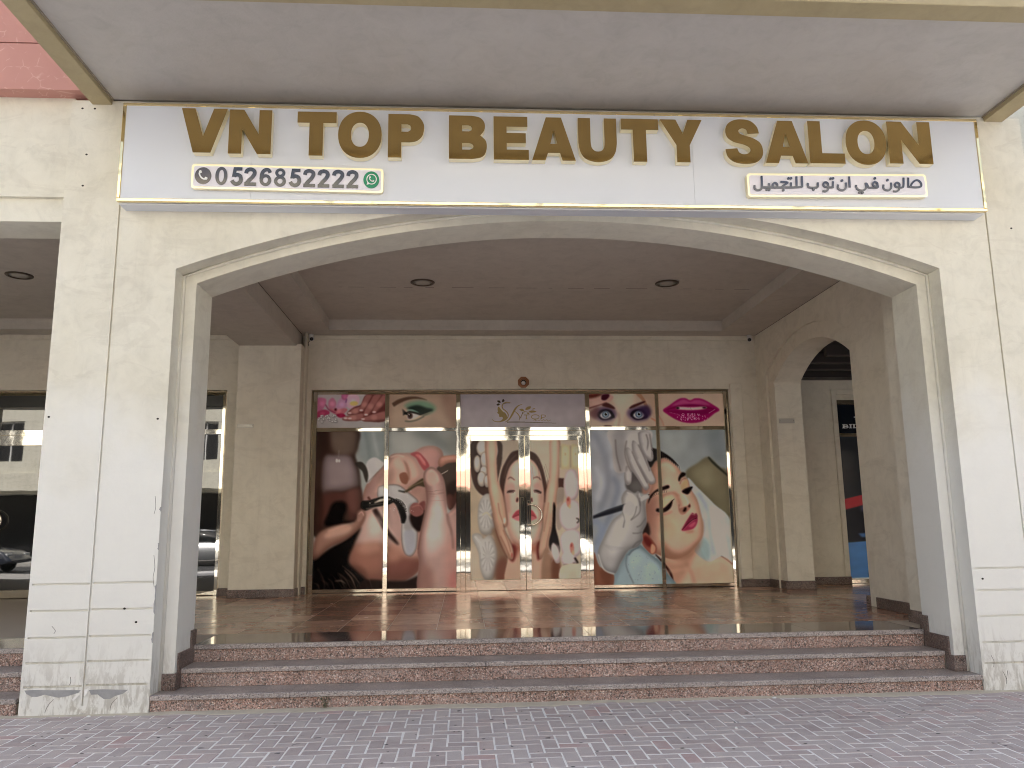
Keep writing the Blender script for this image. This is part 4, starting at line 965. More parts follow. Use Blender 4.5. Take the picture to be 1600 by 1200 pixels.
# white coat
c.fill([(-20, 30), (240, 30), (260, 420), (230, 640), (150, 720), (60, 960), (-20, 960)], (160, 168, 180), 14)
for p_, w_, cc in (([(20, 60), (90, 220), (120, 420), (60, 640)], 46, (134, 144, 164)), ([(110, 60), (150, 200), (150, 330)], 30, (186, 192, 200)), ([(20, 300), (70, 420), (40, 560)], 40, (184, 190, 202)), ([(150, 380), (190, 480), (120, 700), (30, 880)], 34, (126, 140, 168)), ([(0, 700), (70, 760), (40, 940)], 50, (142, 158, 186)), ([(210, 360), (240, 470), (190, 600)], 26, (178, 184, 194))):
    c.line(p_, w_, cc, 20, .75)
# face and neck
c.fill([(405, 560), (440, 430), (430, 320), (470, 262), (540, 238), (610, 290), (655, 350), (705, 412), (722, 470), (770, 550), (796, 640), (818, 740), (812, 830), (770, 890), (760, 940), (860, 1012), (960, 972), (1060, 1050), (1060, 1220), (590, 1220), (545, 1060), (500, 970), (430, 920), (392, 820), (402, 700), (396, 620)], (213, 180, 160), 4)
c.fill([(470, 300), (540, 262), (620, 330), (640, 450), (560, 460), (470, 440)], (219, 184, 162), 26, .9)
BF = [(405, 560), (440, 430), (430, 320), (470, 262), (540, 238), (610, 290), (655, 350), (705, 412), (722, 470), (770, 550), (796, 640), (818, 740), (812, 830), (770, 890), (700, 960), (600, 990), (500, 960), (430, 920), (392, 820), (402, 700), (396, 620)]
c.vol(BF, (138, 82, 66), 62, .85, (26, -22)).vol(BF, (158, 108, 88), 26, .5, (-10, 0))
c.fill([(408, 560), (470, 520), (500, 620), (480, 760), (460, 860), (410, 830), (402, 700)], (160, 106, 94), 40, .6)
c.fill([(540, 660), (620, 690), (640, 780), (580, 850), (520, 800)], (218, 178, 150), 30, .8)
c.fill([(520, 860), (600, 950), (700, 950), (800, 850), (770, 930), (700, 1000), (600, 990), (540, 940)], (168, 118, 96), 22, .9)
c.fill([(540, 1000), (620, 1020), (740, 980), (700, 1080), (640, 1180), (590, 1180)], (186, 138, 116), 28, .8)
c.fill([(760, 1040), (900, 1010), (1000, 1060), (1000, 1160), (780, 1160)], (212, 170, 146), 30, .7)
c.line([(950, 968), (1000, 1000), (1040, 1034)], 6, (110, 70, 60), 4, .7).line([(690, 1010), (730, 1080), (760, 1170)], 20, (178, 132, 110), 16, .6)
c.fill([(660, 800), (740, 790), (790, 800), (740, 870), (660, 870)], (216, 176, 150), 24, .7).line([(812, 700), (816, 800), (780, 880), (700, 945), (610, 990)], 14, (178, 130, 108), 12, .6)
# hair
c.fill([(420, 170), (452, 168), (520, 198), (590, 250), (632, 305), (600, 282), (540, 240), (470, 262), (434, 312), (410, 300), (396, 240)], (46, 40, 42), 4)
c.fill([(380, 770), (410, 720), (430, 800), (400, 830), (372, 810)], (56, 38, 36), 8).line([(470, 955), (520, 1010), (580, 1090), (602, 1165)], [6, 14, 18, 12], (72, 36, 36), 6)
# ear
c.fill([(362, 850), (372, 812), (400, 796), (442, 846), (476, 895), (474, 940), (440, 954), (395, 918)], (164, 92, 76), 5).fill([(376, 838), (400, 820), (440, 860), (440, 900), (404, 890)], (126, 42, 38), 8).fill([(440, 880), (468, 900), (462, 940), (436, 944)], (206, 152, 124), 6)
# brows
c.fill([(413, 585), (424, 530), (470, 482), (520, 458), (560, 446), (568, 466), (530, 482), (470, 500), (432, 545)], (44, 28, 28), 4).fill([(632, 402), (640, 376), (660, 350), (686, 358), (682, 376), (656, 392), (640, 420)], (42, 26, 24), 3)
# closed eyes
c.fill([(520, 570), (545, 530), (590, 530), (596, 560), (550, 600), (520, 620)], (220, 188, 156), 9).line([(505, 540), (540, 515), (600, 505), (640, 530)], 12, (166, 116, 96), 9, .7)
c.fill([(474, 640), (480, 618), (520, 622), (560, 590), (592, 558), (584, 604), (560, 634), (520, 650)], (34, 18, 24), 4).line([(470, 660), (540, 660), (590, 640)], 14, (170, 118, 104), 8, .6)
c.fill([(650, 450), (690, 404), (704, 430), (700, 462), (668, 486)], (206, 170, 130), 7).line([(645, 440), (660, 405), (690, 395)], 8, (150, 104, 86), 5, .7)
c.fill([(660, 492), (690, 470), (736, 458), (728, 484), (706, 514), (680, 510)], (36, 20, 24), 3).line([(700, 480), (734, 462)], 5, (20, 12, 14), 2)
# nose
c.line([(600, 500), (640, 560), (650, 610)], [14, 30, 20], (184, 134, 112), 14, .8).fill([(660, 520), (700, 540), (715, 590), (690, 610), (665, 580)], (224, 190, 166), 12, .8)
c.fill([(640, 625), (660, 655), (690, 652), (724, 612), (716, 580), (700, 600), (668, 610)], (176, 118, 100), 7, .85).fill([(668, 640), (682, 612), (696, 618), (688, 642)], (60, 28, 28), 3).fill([(708, 600), (718, 588), (722, 606), (712, 612)], (70, 34, 32), 3)
c.line([(640, 590), (642, 640), (664, 662), (690, 652)], 5, (150, 92, 78), 4, .7)
# lips
c.fill([(658, 782), (680, 740), (700, 705), (735, 654), (752, 662), (768, 656), (776, 690), (735, 706), (690, 760)], (148, 44, 78), 4).fill([(664, 782), (700, 742), (740, 706), (775, 690), (774, 726), (750, 766), (706, 782)], (178, 56, 96), 4)
c.line([(664, 778), (700, 738), (740, 704), (774, 690)], 5, (96, 22, 46), 2).fill([(710, 750), (750, 720), (764, 726), (740, 756)], (208, 98, 130), 7, .8).fill([(690, 790), (750, 780), (740, 796), (700, 800)], (170, 118, 100), 8, .7)
# shaved side, upper glove
c.fill([(246, 450), (270, 380), (310, 340), (380, 430), (420, 440), (400, 500), (340, 500), (290, 508)], (92, 90, 92), 8).fill([(280, 440), (340, 410), (380, 470), (310, 490)], (120, 118, 120), 18, .7)
c.fill([(380, 430), (440, 400), (440, 470), (400, 512), (370, 500)], (180, 134, 120), 10, .9)
c.fill([(120, 30), (420, 30), (430, 130), (446, 236), (428, 264), (405, 250), (425, 330), (460, 405), (444, 434), (418, 420), (410, 470), (388, 474), (340, 400), (290, 330), (285, 420), (258, 440), (244, 400), (246, 350), (200, 356), (160, 320), (150, 180)], (186, 185, 187), 4)
c.fill([(150, 60), (250, 60), (230, 330), (180, 330)], (150, 150, 156), 22, .8).fill([(270, 60), (400, 60), (400, 180), (320, 220), (260, 160)], (202, 202, 203), 24, .8)
for q in ([(244, 350), (252, 300), (285, 330), (286, 420), (258, 442), (243, 400)], [(340, 50), (420, 50), (433, 140), (447, 236), (428, 265), (400, 245), (360, 180)], [(298, 110), (345, 150), (402, 270), (462, 402), (444, 435), (414, 420), (350, 310), (300, 200)], [(246, 170), (298, 190), (345, 300), (411, 445), (408, 470), (388, 476), (340, 400), (283, 310)]):
    c.line(q[2:] + q[:1], 10, (104, 100, 104), 7, .55).form(q, (192, 191, 193), (104, 100, 106), 20, .85, (7, -7))
for p_, w_ in (([(338, 140), (372, 210), (410, 300), (424, 340)], 9), ([(292, 190), (330, 280), (380, 380), (408, 430)], 9), ([(252, 110), (240, 200), (262, 290), (290, 350)], 9), ([(420, 60), (436, 160), (440, 240)], 7), ([(170, 100), (180, 220), (210, 340)], 12), ([(395, 60), (410, 120), (400, 190)], 10)):
    c.line(p_, w_, (122, 116, 118), 6, .8)
for p_ in ([(340, 250), (400, 360), (436, 415)], [(290, 250), (350, 370), (395, 455)], [(380, 150), (415, 220)], [(255, 340), (262, 410)]): c.line(p_, 16, (208, 208, 210), 9, .7)
# towel, forearm
c.fill([(120, 1220), (190, 1060), (250, 950), (300, 900), (350, 880), (430, 950), (500, 1000), (560, 1090), (610, 1220)], (152, 176, 188), 5)
c.vol([(120, 1220), (190, 1060), (250, 950), (300, 900), (350, 880), (430, 950), (500, 1000), (560, 1090), (610, 1220)], (96, 118, 134), 40, .8, (-10, 22))
c.fill([(270, 960), (340, 910), (420, 970), (500, 1050), (520, 1160), (330, 1160), (280, 1080)], (166, 190, 200), 16, .8).line([(262, 950), (255, 1040), (310, 1165)], 9, (112, 134, 150), 6, .8).line([(200, 1060), (170, 1160)], 16, (128, 150, 168), 10, .6).line([(350, 900), (300, 925), (270, 960)], 12, (96, 112, 126), 7, .8)
c.grain(.004, 5)
c.fill([(15, 940), (60, 1040), (160, 1092), (140, 1220), (10, 1220)], (150, 96, 74), 6).fill([(60, 1060), (150, 1095), (130, 1180), (80, 1150)], (128, 78, 60), 14, .7)
# lower glove and pen
c.fill([(48, 930), (90, 830), (150, 710), (226, 640), (218, 540), (258, 480), (312, 510), (340, 490), (362, 528), (410, 514), (418, 540), (388, 562), (396, 640), (400, 730), (370, 790), (374, 850), (335, 900), (270, 925), (215, 1010), (170, 1092), (100, 1066), (55, 1000)], (178, 178, 181), 4)
c.fill([(110, 850), (180, 720), (250, 660), (300, 740), (240, 860), (160, 960)], (194, 194, 197), 26, .8).fill([(240, 560), (270, 500), (330, 540), (330, 640), (280, 700), (235, 650)], (200, 200, 202), 16, .8)
GL = [(48, 930), (90, 830), (150, 710), (226, 640), (218, 540), (258, 480), (312, 510), (340, 490), (362, 528), (410, 514), (418, 540), (388, 562), (396, 640), (400, 730), (370, 790), (374, 850), (335, 900), (270, 925), (215, 1010), (170, 1092), (100, 1066), (55, 1000)]
c.vol(GL, (98, 98, 106), 36, .85, (-14, -14)).vol(GL, (128, 128, 134), 20, .6, (10, 0))
for p_, w_ in (([(330, 520), (352, 580), (350, 650), (285, 705)], 8), ([(395, 690), (360, 740), (330, 755)], 9), ([(372, 790), (340, 800), (300, 800)], 8), ([(228, 640), (240, 700), (230, 760)], 9), ([(352, 540), (356, 600)], 10), ([(300, 905), (330, 870), (372, 850)], 12)): c.line(p_, w_, (120, 118, 122), 5, .8)
for t in range(9): c.line([(88 + t * 17, 880 + t * 3), (150 + t * 15, 930 - t * 2)], 3, (152, 152, 156), 3, .6)
c.line([(48, 950), (90, 1060), (168, 1094)], 8, (206, 206, 206), 3, .9)
c.fill([(8, 672), (110, 628), (250, 582), (260, 604), (240, 628), (120, 664), (10, 692)], (38, 42, 58), 3, 1, False).line([(40, 662), (130, 628), (240, 594)], 6, (84, 90, 108), 3, .7)
c.fill([(236, 590), (280, 560), (320, 600), (300, 660), (250, 680), (226, 640)], (184, 184, 187), 5).line([(290, 700), (316, 660), (330, 600)], 7, (116, 114, 118), 4, .8)
c.fill([(356, 540), (380, 520), (414, 516), (416, 540), (386, 556), (360, 566)], (188, 188, 190), 4)
c.line([(412, 520), (424, 514)], 5, (60, 56, 60), 2)
for t in range(40):
    x, y = rp0.uniform(270, 500), rp0.uniform(960, 1150); c.dot(x, y, 4, 4, rp0.choice(((186, 208, 216), (132, 156, 170))), 2, .45)
c.line([(500, 300), (560, 290), (610, 350)], 22, (232, 204, 184), 16, .55).line([(560, 700), (620, 730), (640, 800)], 26, (228, 194, 170), 20, .5).line([(672, 520), (700, 560), (706, 592)], 9, (238, 212, 192), 6, .7).line([(728, 660), (760, 668)], 5, (226, 190, 170), 3, .7)
c.line([(540, 560), (575, 548)], 8, (236, 208, 178), 5, .7).line([(560, 1080), (700, 1060), (820, 1030)], 16, (222, 184, 160), 14, .5).line([(850, 1030), (930, 1000), (1000, 1030)], 12, (228, 190, 166), 10, .5)
for t in range(14):
    a = t / 13; x = 436 + 190 * a; y = 176 + 20 * a + 92 * a * a; c.line([(x, y), (x + 12, y + 18), (x + 14, y + 44)], [3, 3, 1], (30, 26, 28), 2, .6)
for t in range(9): c.line([(424 + t * 15, 548 - 46 * math.sin(t / 5.2)), (432 + t * 15, 528 - 44 * math.sin(t / 5.2))], 3, (30, 18, 18), 2, .5)
for t in range(7): c.line([(560 + t * 5, 596 - t * 6), (572 + t * 6, 590 - t * 7)], 3, (18, 10, 14), 1.5, .8); c.line([(704 + t * 4, 496 - t * 5), (714 + t * 4.4, 490 - t * 5)], 3, (18, 10, 14), 1.5, .8)
c.line([(256, 500), (300, 520), (316, 560)], 9, (214, 214, 216), 6, .7).line([(346, 506), (358, 540)], 8, (212, 212, 214), 5, .7).line([(180, 730), (240, 690), (250, 660)], 18, (206, 206, 209), 12, .6)
c.grain(.004, 6)

# ---- facial massage (two door panes)
c = Canvas(730, 680, 5.217, 939, 1200, .30, (194, 181, 164)); CANVAS['facial'] = c
c.fill([(500, 40), (700, 40), (660, 400), (600, 300), (540, 160)], (196, 184, 166), 20).fill([(240, 40), (420, 40), (410, 130), (330, 170), (280, 270)], (176, 164, 148), 18, .8)
c.fill([(10, 440), (90, 480), (100, 800), (10, 900)], (186, 172, 150), 20)
c.fill([(40, 45), (260, 45), (282, 170), (262, 300), (225, 430), (160, 500), (100, 480), (48, 400), (24, 250)], (86, 66, 60), 5).fill([(70, 80), (220, 60), (240, 260), (160, 420), (90, 400), (56, 240)], (62, 46, 42), 22, .7)
for (x, y, rx, ry) in ((120, 105, 46, 66), (200, 130, 46, 76), (80, 235, 27, 70), (140, 205, 34, 68), (134, 295, 30, 40), (116, 362, 34, 62), (160, 380, 24, 50)):
    c.dot(x, y + 4, rx + 3, ry + 3, (70, 54, 48), 6, .7).form(ell(x, y, rx, ry, 16), (206, 199, 190), (134, 122, 112), 20, .8, (-4, -8)).dot(x - rx * .2, y - ry * .3, rx * .5, ry * .5, (220, 214, 206), 10, .8)
for (q, cx, cy_, r_) in (([(86, 640), (96, 560), (130, 500), (170, 484), (205, 520), (212, 640), (214, 770), (170, 815), (110, 800), (88, 720)], 150, 650, 1), ([(40, 840), (60, 808), (110, 815), (130, 850), (180, 820), (225, 880), (242, 960), (236, 1080), (190, 1175), (140, 1170), (105, 1080), (92, 960)], 165, 990, 1)):
    c.fill([(x + 12, y + 16) for x, y in q], (110, 96, 86), 16, .6).form(q, (190, 189, 188), (118, 112, 108), 34, .85, (-8, -10))
    for t in range(12):
        a = t * 2 * math.pi / 12 + .2; c.line([(cx + 14 * math.cos(a), cy_ + 14 * math.sin(a)), (cx + 60 * math.cos(a), cy_ + 120 * math.sin(a))], [4, 9], (150, 148, 150), 6, .6)
        c.line([(cx + 14 * math.cos(a + .2), cy_ + 14 * math.sin(a + .2)), (cx + 56 * math.cos(a + .2), cy_ + 110 * math.sin(a + .2))], [3, 7], (212, 211, 210), 5, .6)
c.line([(120, 660), (160, 640), (200, 690)], 6, (200, 190, 160), 3).line([(60, 830), (110, 900), (120, 1000)], 10, (214, 212, 210), 6, .8)
c.fill([(200, 780), (260, 780), (320, 880), (330, 1180), (235, 1180), (245, 960)], (150, 118, 96), 14).fill([(245, 1040), (320, 1000), (320, 1180), (225, 1180)], (132, 76, 62), 20, .7)
# hair, face, neck
c.fill([(262, 420), (276, 300), (310, 220), (352, 150), (395, 128), (460, 122), (520, 138), (566, 170), (604, 250), (630, 350), (652, 470), (640, 560), (300, 560)], (84, 58, 53), 6)
c.line([(300, 360), (330, 240), (400, 160)], 10, (112, 82, 72), 6, .7).line([(560, 190), (610, 300), (636, 440)], 10, (108, 78, 68), 6, .7)
c.fill([(318, 860), (600, 860), (606, 1000), (620, 1220), (316, 1220), (330, 1000)], (204, 166, 146), 8)
c.fill([(298, 520), (306, 400), (334, 290), (380, 222), (440, 195), (510, 200), (560, 248), (596, 330), (618, 450), (624, 560), (616, 660), (600, 780), (572, 880), (530, 916), (430, 910), (370, 880), (326, 780), (308, 640)], (214, 186, 172), 5)
FF = [(298, 520), (306, 400), (334, 290), (380, 222), (440, 195), (510, 200), (560, 248), (596, 330), (618, 450), (624, 560), (616, 660), (600, 780), (572, 880), (530, 916), (430, 910), (370, 880), (326, 780), (308, 640)]
c.vol(FF, (158, 110, 94), 50, .85, (0, -14)).fill([(440, 420), (480, 430), (490, 540), (460, 580), (430, 540)], (226, 204, 192), 18, .8)
c.fill([(360, 280), (440, 220), (520, 240), (560, 320), (500, 380), (400, 380)], (224, 200, 186), 30, .8)
c.fill([(300, 520), (330, 400), (345, 560), (340, 740), (315, 700)], (190, 152, 138), 16, .8).fill([(600, 420), (622, 560), (600, 740), (580, 640)], (188, 150, 136), 14, .8)
c.fill([(360, 880), (420, 900), (530, 910), (590, 880), (600, 980), (520, 960), (430, 950), (380, 1010)], (176, 106, 86), 22, .85).fill([(360, 900), (400, 930), (380, 1030), (350, 1020)], (132, 40, 36), 12, .8).fill([(565, 905), (594, 880), (600, 980), (572, 1030)], (120, 30, 28), 10, .9)
c.line([(328, 368), (350, 350), (386, 374)], [5, 10, 6], (120, 88, 80), 4).line([(536, 360), (570, 350), (600, 376)], [6, 10, 5], (120, 88, 80), 4)
c.fill([(320, 440), (350, 395), (386, 420), (384, 462), (340, 470)], (196, 158, 148), 10, .8).fill([(540, 420), (576, 396), (604, 440), (600, 474), (556, 464)], (196, 158, 148), 10, .8)
c.line([(324, 470), (350, 464), (386, 462)], [10, 16, 7], (66, 44, 44), 4).line([(540, 460), (570, 466), (602, 480)], [7, 16, 10], (66, 44, 44), 4)
c.line([(410, 420), (406, 490), (394, 540)], 14, (196, 160, 146), 9, .7).fill([(396, 550), (402, 520), (414, 524), (410, 552)], (90, 44, 42), 4).fill([(516, 528), (526, 522), (530, 552), (520, 552)], (90, 44, 42), 4)
c.fill([(364, 676), (392, 634), (424, 618), (470, 628), (520, 622), (548, 652), (564, 684), (540, 694), (460, 680), (400, 680)], (190, 78, 92), 4).fill([(372, 680), (420, 662), (520, 664), (560, 686), (520, 708), (460, 712), (400, 704)], (216, 118, 126), 5).line([(366, 682), (420, 660), (520, 664), (562, 686)], 6, (130, 40, 52), 3)
c.fill([(372, 740), (470, 760), (560, 740), (520, 830), (420, 830)], (222, 196, 182), 26, .6)
# hands
HL = [(146, 40), (236, 40), (238, 200), (244, 330), (262, 410), (290, 500), (306, 610), (318, 710), (308, 752), (288, 720), (300, 790), (336, 860), (368, 935), (370, 1005), (352, 1016), (322, 985), (280, 900), (240, 790), (205, 640), (176, 470), (158, 300)]
HR = [(672, 40), (750, 40), (748, 250), (742, 400), (726, 560), (706, 700), (680, 850), (652, 985), (636, 990), (640, 930), (612, 990), (590, 1012), (582, 940), (598, 840), (616, 760), (618, 660), (632, 560), (640, 470), (662, 380), (670, 200)]
for q in (HL, HR): c.line(q[4:19] if q is HL else q[9:19], 12, (110, 52, 44), 10, .8).form(q, (205, 172, 150), (138, 92, 72), 26, .85, (8 if q is HL else -8, -3))
c.fill([(170, 60), (220, 60), (220, 300), (250, 460), (262, 600), (220, 560), (184, 380)], (216, 186, 164), 18, .8).fill([(690, 60), (730, 60), (728, 300), (700, 520), (676, 660), (660, 520), (684, 300)], (216, 188, 168), 18, .8)
c.line([(250, 560), (262, 640), (290, 720)], 8, (160, 118, 98), 5, .8).line([(290, 780), (330, 880), (352, 960)], 7, (168, 112, 94), 4, .8).line([(268, 830), (312, 920), (340, 990)], 7, (160, 104, 88), 4, .8).dot(302, 705, 10, 26, (224, 196, 184), 4).dot(362, 985, 6, 20, (190, 90, 84), 4)
c.line([(660, 560), (640, 700), (622, 800)], 7, (170, 126, 106), 5, .8).line([(676, 760), (650, 880), (636, 960)], 7, (166, 116, 98), 4, .8)
# dark hair, orchids, candles
c.fill([(700, 560), (722, 640), (716, 760), (740, 860), (752, 960), (700, 1010), (664, 900), (690, 760)], (36, 20, 18), 8).fill([(620, 960), (690, 960), (750, 1040), (765, 1220), (610, 1220)], (166, 130, 108), 10).fill([(690, 980), (740, 1000), (765, 1200), (690, 1200)], (120, 70, 50), 14, .8)
for x in (755, 838): c.fill([(x, 90), (x + 60, 84), (x + 82, 100), (x + 80, 270), (x + 40, 282), (x, 272)], (192, 182, 146), 5).fill([(x + 20, 110), (x + 62, 110), (x + 62, 250), (x + 20, 250)], (210, 202, 168), 12, .8).dot(x + 40, 160, 4, 12, (150, 130, 80), 3, .7).line([(x, 90), (x, 272)], 5, (120, 100, 84), 3, .6)
c.fill([(740, 360), (786, 362), (784, 442), (740, 440)], (92, 58, 54), 3, 1, False).fill([(738, 445), (786, 450), (778, 560), (740, 600), (724, 540)], (166, 152, 140), 6)
c.fill([(724, 600), (770, 560), (780, 720), (740, 790), (718, 700)], (176, 160, 150), 8)
for q in ([(784, 430), (800, 320), (850, 286), (892, 330), (905, 470), (870, 540), (810, 540)], [(748, 640), (770, 580), (830, 540), (900, 560), (925, 640), (910, 760), (830, 800), (760, 740)], [(752, 870), (790, 800), (870, 780), (926, 830), (926, 960), (860, 1010), (780, 980)], [(770, 990), (820, 960), (880, 1000), (880, 1060), (800, 1070), (766, 1040)], [(684, 930), (700, 890), (738, 950), (750, 1040), (720, 1050), (698, 1000)]):
    c.form(q, (206, 194, 198), (140, 122, 128), 24, .8, (-6, -8), 5); cx = sum(p[0] for p in q) / len(q); cy_ = sum(p[1] for p in q) / len(q)
    c.dot(cx, cy_ - 16, 40, 60, (224, 214, 218), 18, .7)
    for t in range(6):
        a = t * 1.05; c.line([(cx, cy_), (cx + 62 * math.cos(a), cy_ + 80 * math.sin(a))], 4, (180, 164, 172), 5, .6)
for (x, y) in ((822, 556), (850, 930)): c.dot(x, y, 18, 44, (206, 130, 116), 8, .9).dot(x - 4, y - 18, 8, 14, (186, 80, 76), 5, .9).dot(x + 10, y + 40, 12, 20, (214, 170, 130), 6, .8)
c.line([(890, 730), (910, 706), (884, 690)], 8, (40, 34, 26), 3).line([(872, 1010), (898, 1056), (860, 1060)], 14, (50, 34, 30), 4).line([(780, 1070), (820, 1066)], 5, (60, 40, 36), 3, .8)
c.fill([(765, 1080), (939, 1066), (939, 1220), (765, 1220)], (204, 192, 172), 8)
c.line([(440, 230), (500, 230)], 22, (232, 212, 200), 16, .6).line([(452, 420), (462, 520)], 12, (232, 212, 200), 8, .6).line([(340, 640), (352, 720)], 18, (226, 198, 184), 12, .5).line([(570, 640), (566, 720)], 16, (224, 196, 182), 12, .5)
c.line([(410, 672), (450, 690), (520, 690)], 7, (232, 150, 156), 5, .7)
for t in range(10): c.line([(322 + t * 6, 470 - 3 * math.sin(t / 3)), (320 + t * 6, 482)], 3, (60, 40, 40), 1.5, .6); c.line([(542 + t * 6, 464 + t * 1.6), (543 + t * 6, 478 + t * 1.6)], 3, (60, 40, 40), 1.5, .6)
for t in range(18):
    x = rp0.uniform(270, 640); c.line([(x, rp0.uniform(170, 260)), (x + (x - 455) * .2, rp0.uniform(280, 420))], 3, rp0.choice(((112, 84, 74), (58, 40, 38))), 2, .25)
c.grain(.004, 8)

# ---- hands with orchids / green eye shadow (top left)
c = Canvas(490, 610, 6.957, 1600, 452, .24, (172, 166, 170)); CANVAS['topleft'] = c
c.fill([(30, 340), (800, 330), (800, 430), (30, 430)], (166, 162, 164), 20)
for (q, cc) in (([(40, 90), (110, 80), (138, 110), (110, 190), (50, 240)], (190, 110, 152)), ([(160, 120), (205, 76), (246, 130), (232, 190), (170, 200)], (186, 116, 150)), ([(250, 150), (290, 86), (360, 90), (380, 160), (310, 210), (250, 200)], (186, 140, 176)), ([(306, 40), (376, 40), (360, 100), (310, 90)], (176, 92, 140)), ([(370, 60), (470, 50), (500, 110), (440, 190), (370, 180)], (198, 162, 180)), ([(30, 240), (110, 205), (170, 225), (160, 262), (60, 296), (30, 300)], (178, 62, 104)), ([(170, 190), (260, 210), (330, 190), (370, 210), (300, 270), (220, 250)], (188, 108, 122)), ([(240, 262), (320, 250), (350, 280), (290, 292)], (166, 26, 72))):
    c.fill(q, cc, 7); cx = sum(p[0] for p in q) / len(q); cy_ = sum(p[1] for p in q) / len(q); c.dot(cx, cy_, 26, 24, tuple(min(255, v + 26) for v in cc), 12, .7)
c.line([(128, 150), (170, 210), (240, 240)], 12, (160, 60, 100), 5).dot(240, 205, 14, 16, (110, 24, 44), 5).dot(440, 140, 46, 26, (196, 176, 96), 10, .9).line([(350, 130), (360, 90)], 10, (120, 60, 130), 5)
rp = random.Random(4)
for t in range(26): x, y = rp.uniform(50, 265), rp.uniform(268, 350); c.dot(x, y, 15, 13, (140, 138, 140), 4).dot(x - 3, y - 4, 8, 7, (206, 204, 206), 3)
F = (166, 108, 104)
c.fill([(370, 240), (440, 180), (520, 150), (560, 60), (640, 40), (800, 40), (800, 320), (560, 330), (480, 290), (380, 262)], (116, 62, 62), 10)
for (q) in ([(318, 300), (380, 270), (520, 246), (560, 270), (520, 320), (420, 330), (330, 322)], [(540, 296), (640, 260), (800, 226), (800, 310), (640, 332), (550, 332)], [(376, 240), (430, 200), (520, 170), (540, 215), (470, 256), (390, 262)], [(500, 200), (524, 140), (570, 50), (640, 50), (610, 120), (562, 200), (530, 232), (498, 226)], [(544, 262), (566, 196), (620, 110), (660, 46), (740, 46), (700, 130), (640, 220), (590, 274), (550, 276)], [(640, 230), (664, 170), (720, 90), (760, 46), (810, 46), (800, 110), (740, 180), (680, 244), (646, 244)]):
    c.form(q, F, (98, 50, 50), 14, .85, (-3, -5)); cx = sum(p[0] for p in q) / len(q); cy_ = sum(p[1] for p in q) / len(q); c.dot(cx, cy_, 34, 30, (192, 138, 130), 16, .7)
for (x, y) in ((350, 300), (396, 302), (540, 310), (520, 214), (574, 262), (662, 234), (392, 244)): c.dot(x, y, 22, 9, (226, 206, 206), 4, .9)
# eye
c.fill([(812, 30), (1570, 30), (1570, 430), (812, 430)], (168, 146, 128), 3, 1, False)
c.fill([(850, 180), (1000, 90), (1200, 110), (1400, 60), (1570, 60), (1570, 400), (1300, 300), (1100, 400), (850, 380)], (182, 160, 140), 40, .7).fill([(1380, 60), (1570, 50), (1570, 400), (1480, 400)], (154, 124, 108), 50, .8)
c.line([(858, 158), (920, 120), (1010, 88), (1100, 78), (1180, 90), (1232, 106)], [44, 46, 34, 26, 14, 4], (104, 78, 64), 8)
c.fill([(980, 170), (1060, 120), (1180, 110), (1280, 140), (1330, 200), (1260, 250), (1160, 250), (1060, 200)], (116, 152, 126), 18)
c.fill([(1010, 190), (1120, 160), (1230, 190), (1300, 210), (1200, 268), (1130, 250), (1050, 210)], (34, 54, 46), 16).line([(1010, 216), (1070, 216), (1140, 240)], [8, 18, 6], (120, 164, 150), 6)
c.fill([(1010, 270), (1040, 240), (1100, 250), (1150, 268), (1090, 310), (1030, 316)], (190, 184, 180), 4).dot(1046, 274, 28, 34, (86, 50, 46), 5).dot(1044, 272, 12, 16, (18, 12, 14), 4).dot(1036, 262, 5, 5, (210, 205, 205), 2)
c.line([(1000, 250), (1040, 232), (1110, 246), (1170, 262), (1240, 238)], [12, 18, 14, 12, 4], (20, 24, 22), 4).line([(1030, 322), (1100, 306), (1180, 268), (1280, 232)], [6, 8, 8, 4], (206, 190, 160), 4)
for t in range(9): c.line([(1020 - t * 3, 262 - t * 2), (960 - t * 3 + 4 * t, 200 + t * 9)], [9, 3], (22, 20, 20), 4, .9)
c.line([(990, 330), (1040, 336), (1120, 320), (1200, 280)], 12, (70, 82, 70), 8, .7)
c.grain(.004, 9)

# ---- blue eyes / lips (top right)
c = Canvas(910, 610, 6.957, 1600, 452, .24, (188, 168, 152)); CANVAS['topright'] = c
c.fill([(300, 30), (560, 30), (540, 200), (440, 300), (440, 400), (340, 400), (360, 200)], (206, 190, 172), 30, .8)
c.fill([(60, 80), (200, 50), (330, 60), (300, 120), (200, 160), (70, 200)], (196, 160, 150), 10).fill([(60, 40), (220, 30), (150, 70), (70, 80)], (110, 42, 32), 14).fill([(204, 78), (216, 46), (284, 40), (286, 70), (250, 102), (212, 100)], (84, 10, 44), 4)
c.line([(70, 190), (170, 160), (262, 130)], [16, 10, 8], (120, 64, 60), 6).fill([(580, 40), (640, 40), (690, 120), (740, 260), (700, 250), (650, 120)], (176, 122, 92), 10, .8).fill([(650, 40), (790, 40), (790, 300), (740, 230), (700, 120)], (184, 160, 140), 10)
for (cx, sg_) in ((250, 1), (610, -1)):
    c.fill([(cx - 130, 250), (cx - 90, 190), (cx, 170), (cx + 80, 190), (cx + 120, 260), (cx + 60, 320), (cx - 60, 326)], (112, 84, 118), 22, .9)
    c.fill([(cx - 95, 260), (cx - 60, 214), (cx, 200), (cx + 60, 216), (cx + 95, 280), (cx + 40, 312), (cx - 40, 314)], (42, 28, 52), 10)
    c.fill([(cx - 62, 268), (cx - 30, 232), (cx + 20, 226), (cx + 60, 268), (cx + 20, 300), (cx - 30, 300)], (196, 194, 202), 4)
    c.dot(cx, 258, 40, 38, (84, 104, 128), 4).dot(cx, 258, 26, 25, (150, 170, 190), 5).dot(cx + 2, 256, 14, 14, (16, 18, 26), 3).dot(cx + 10, 244, 6, 6, (235, 238, 242), 2)
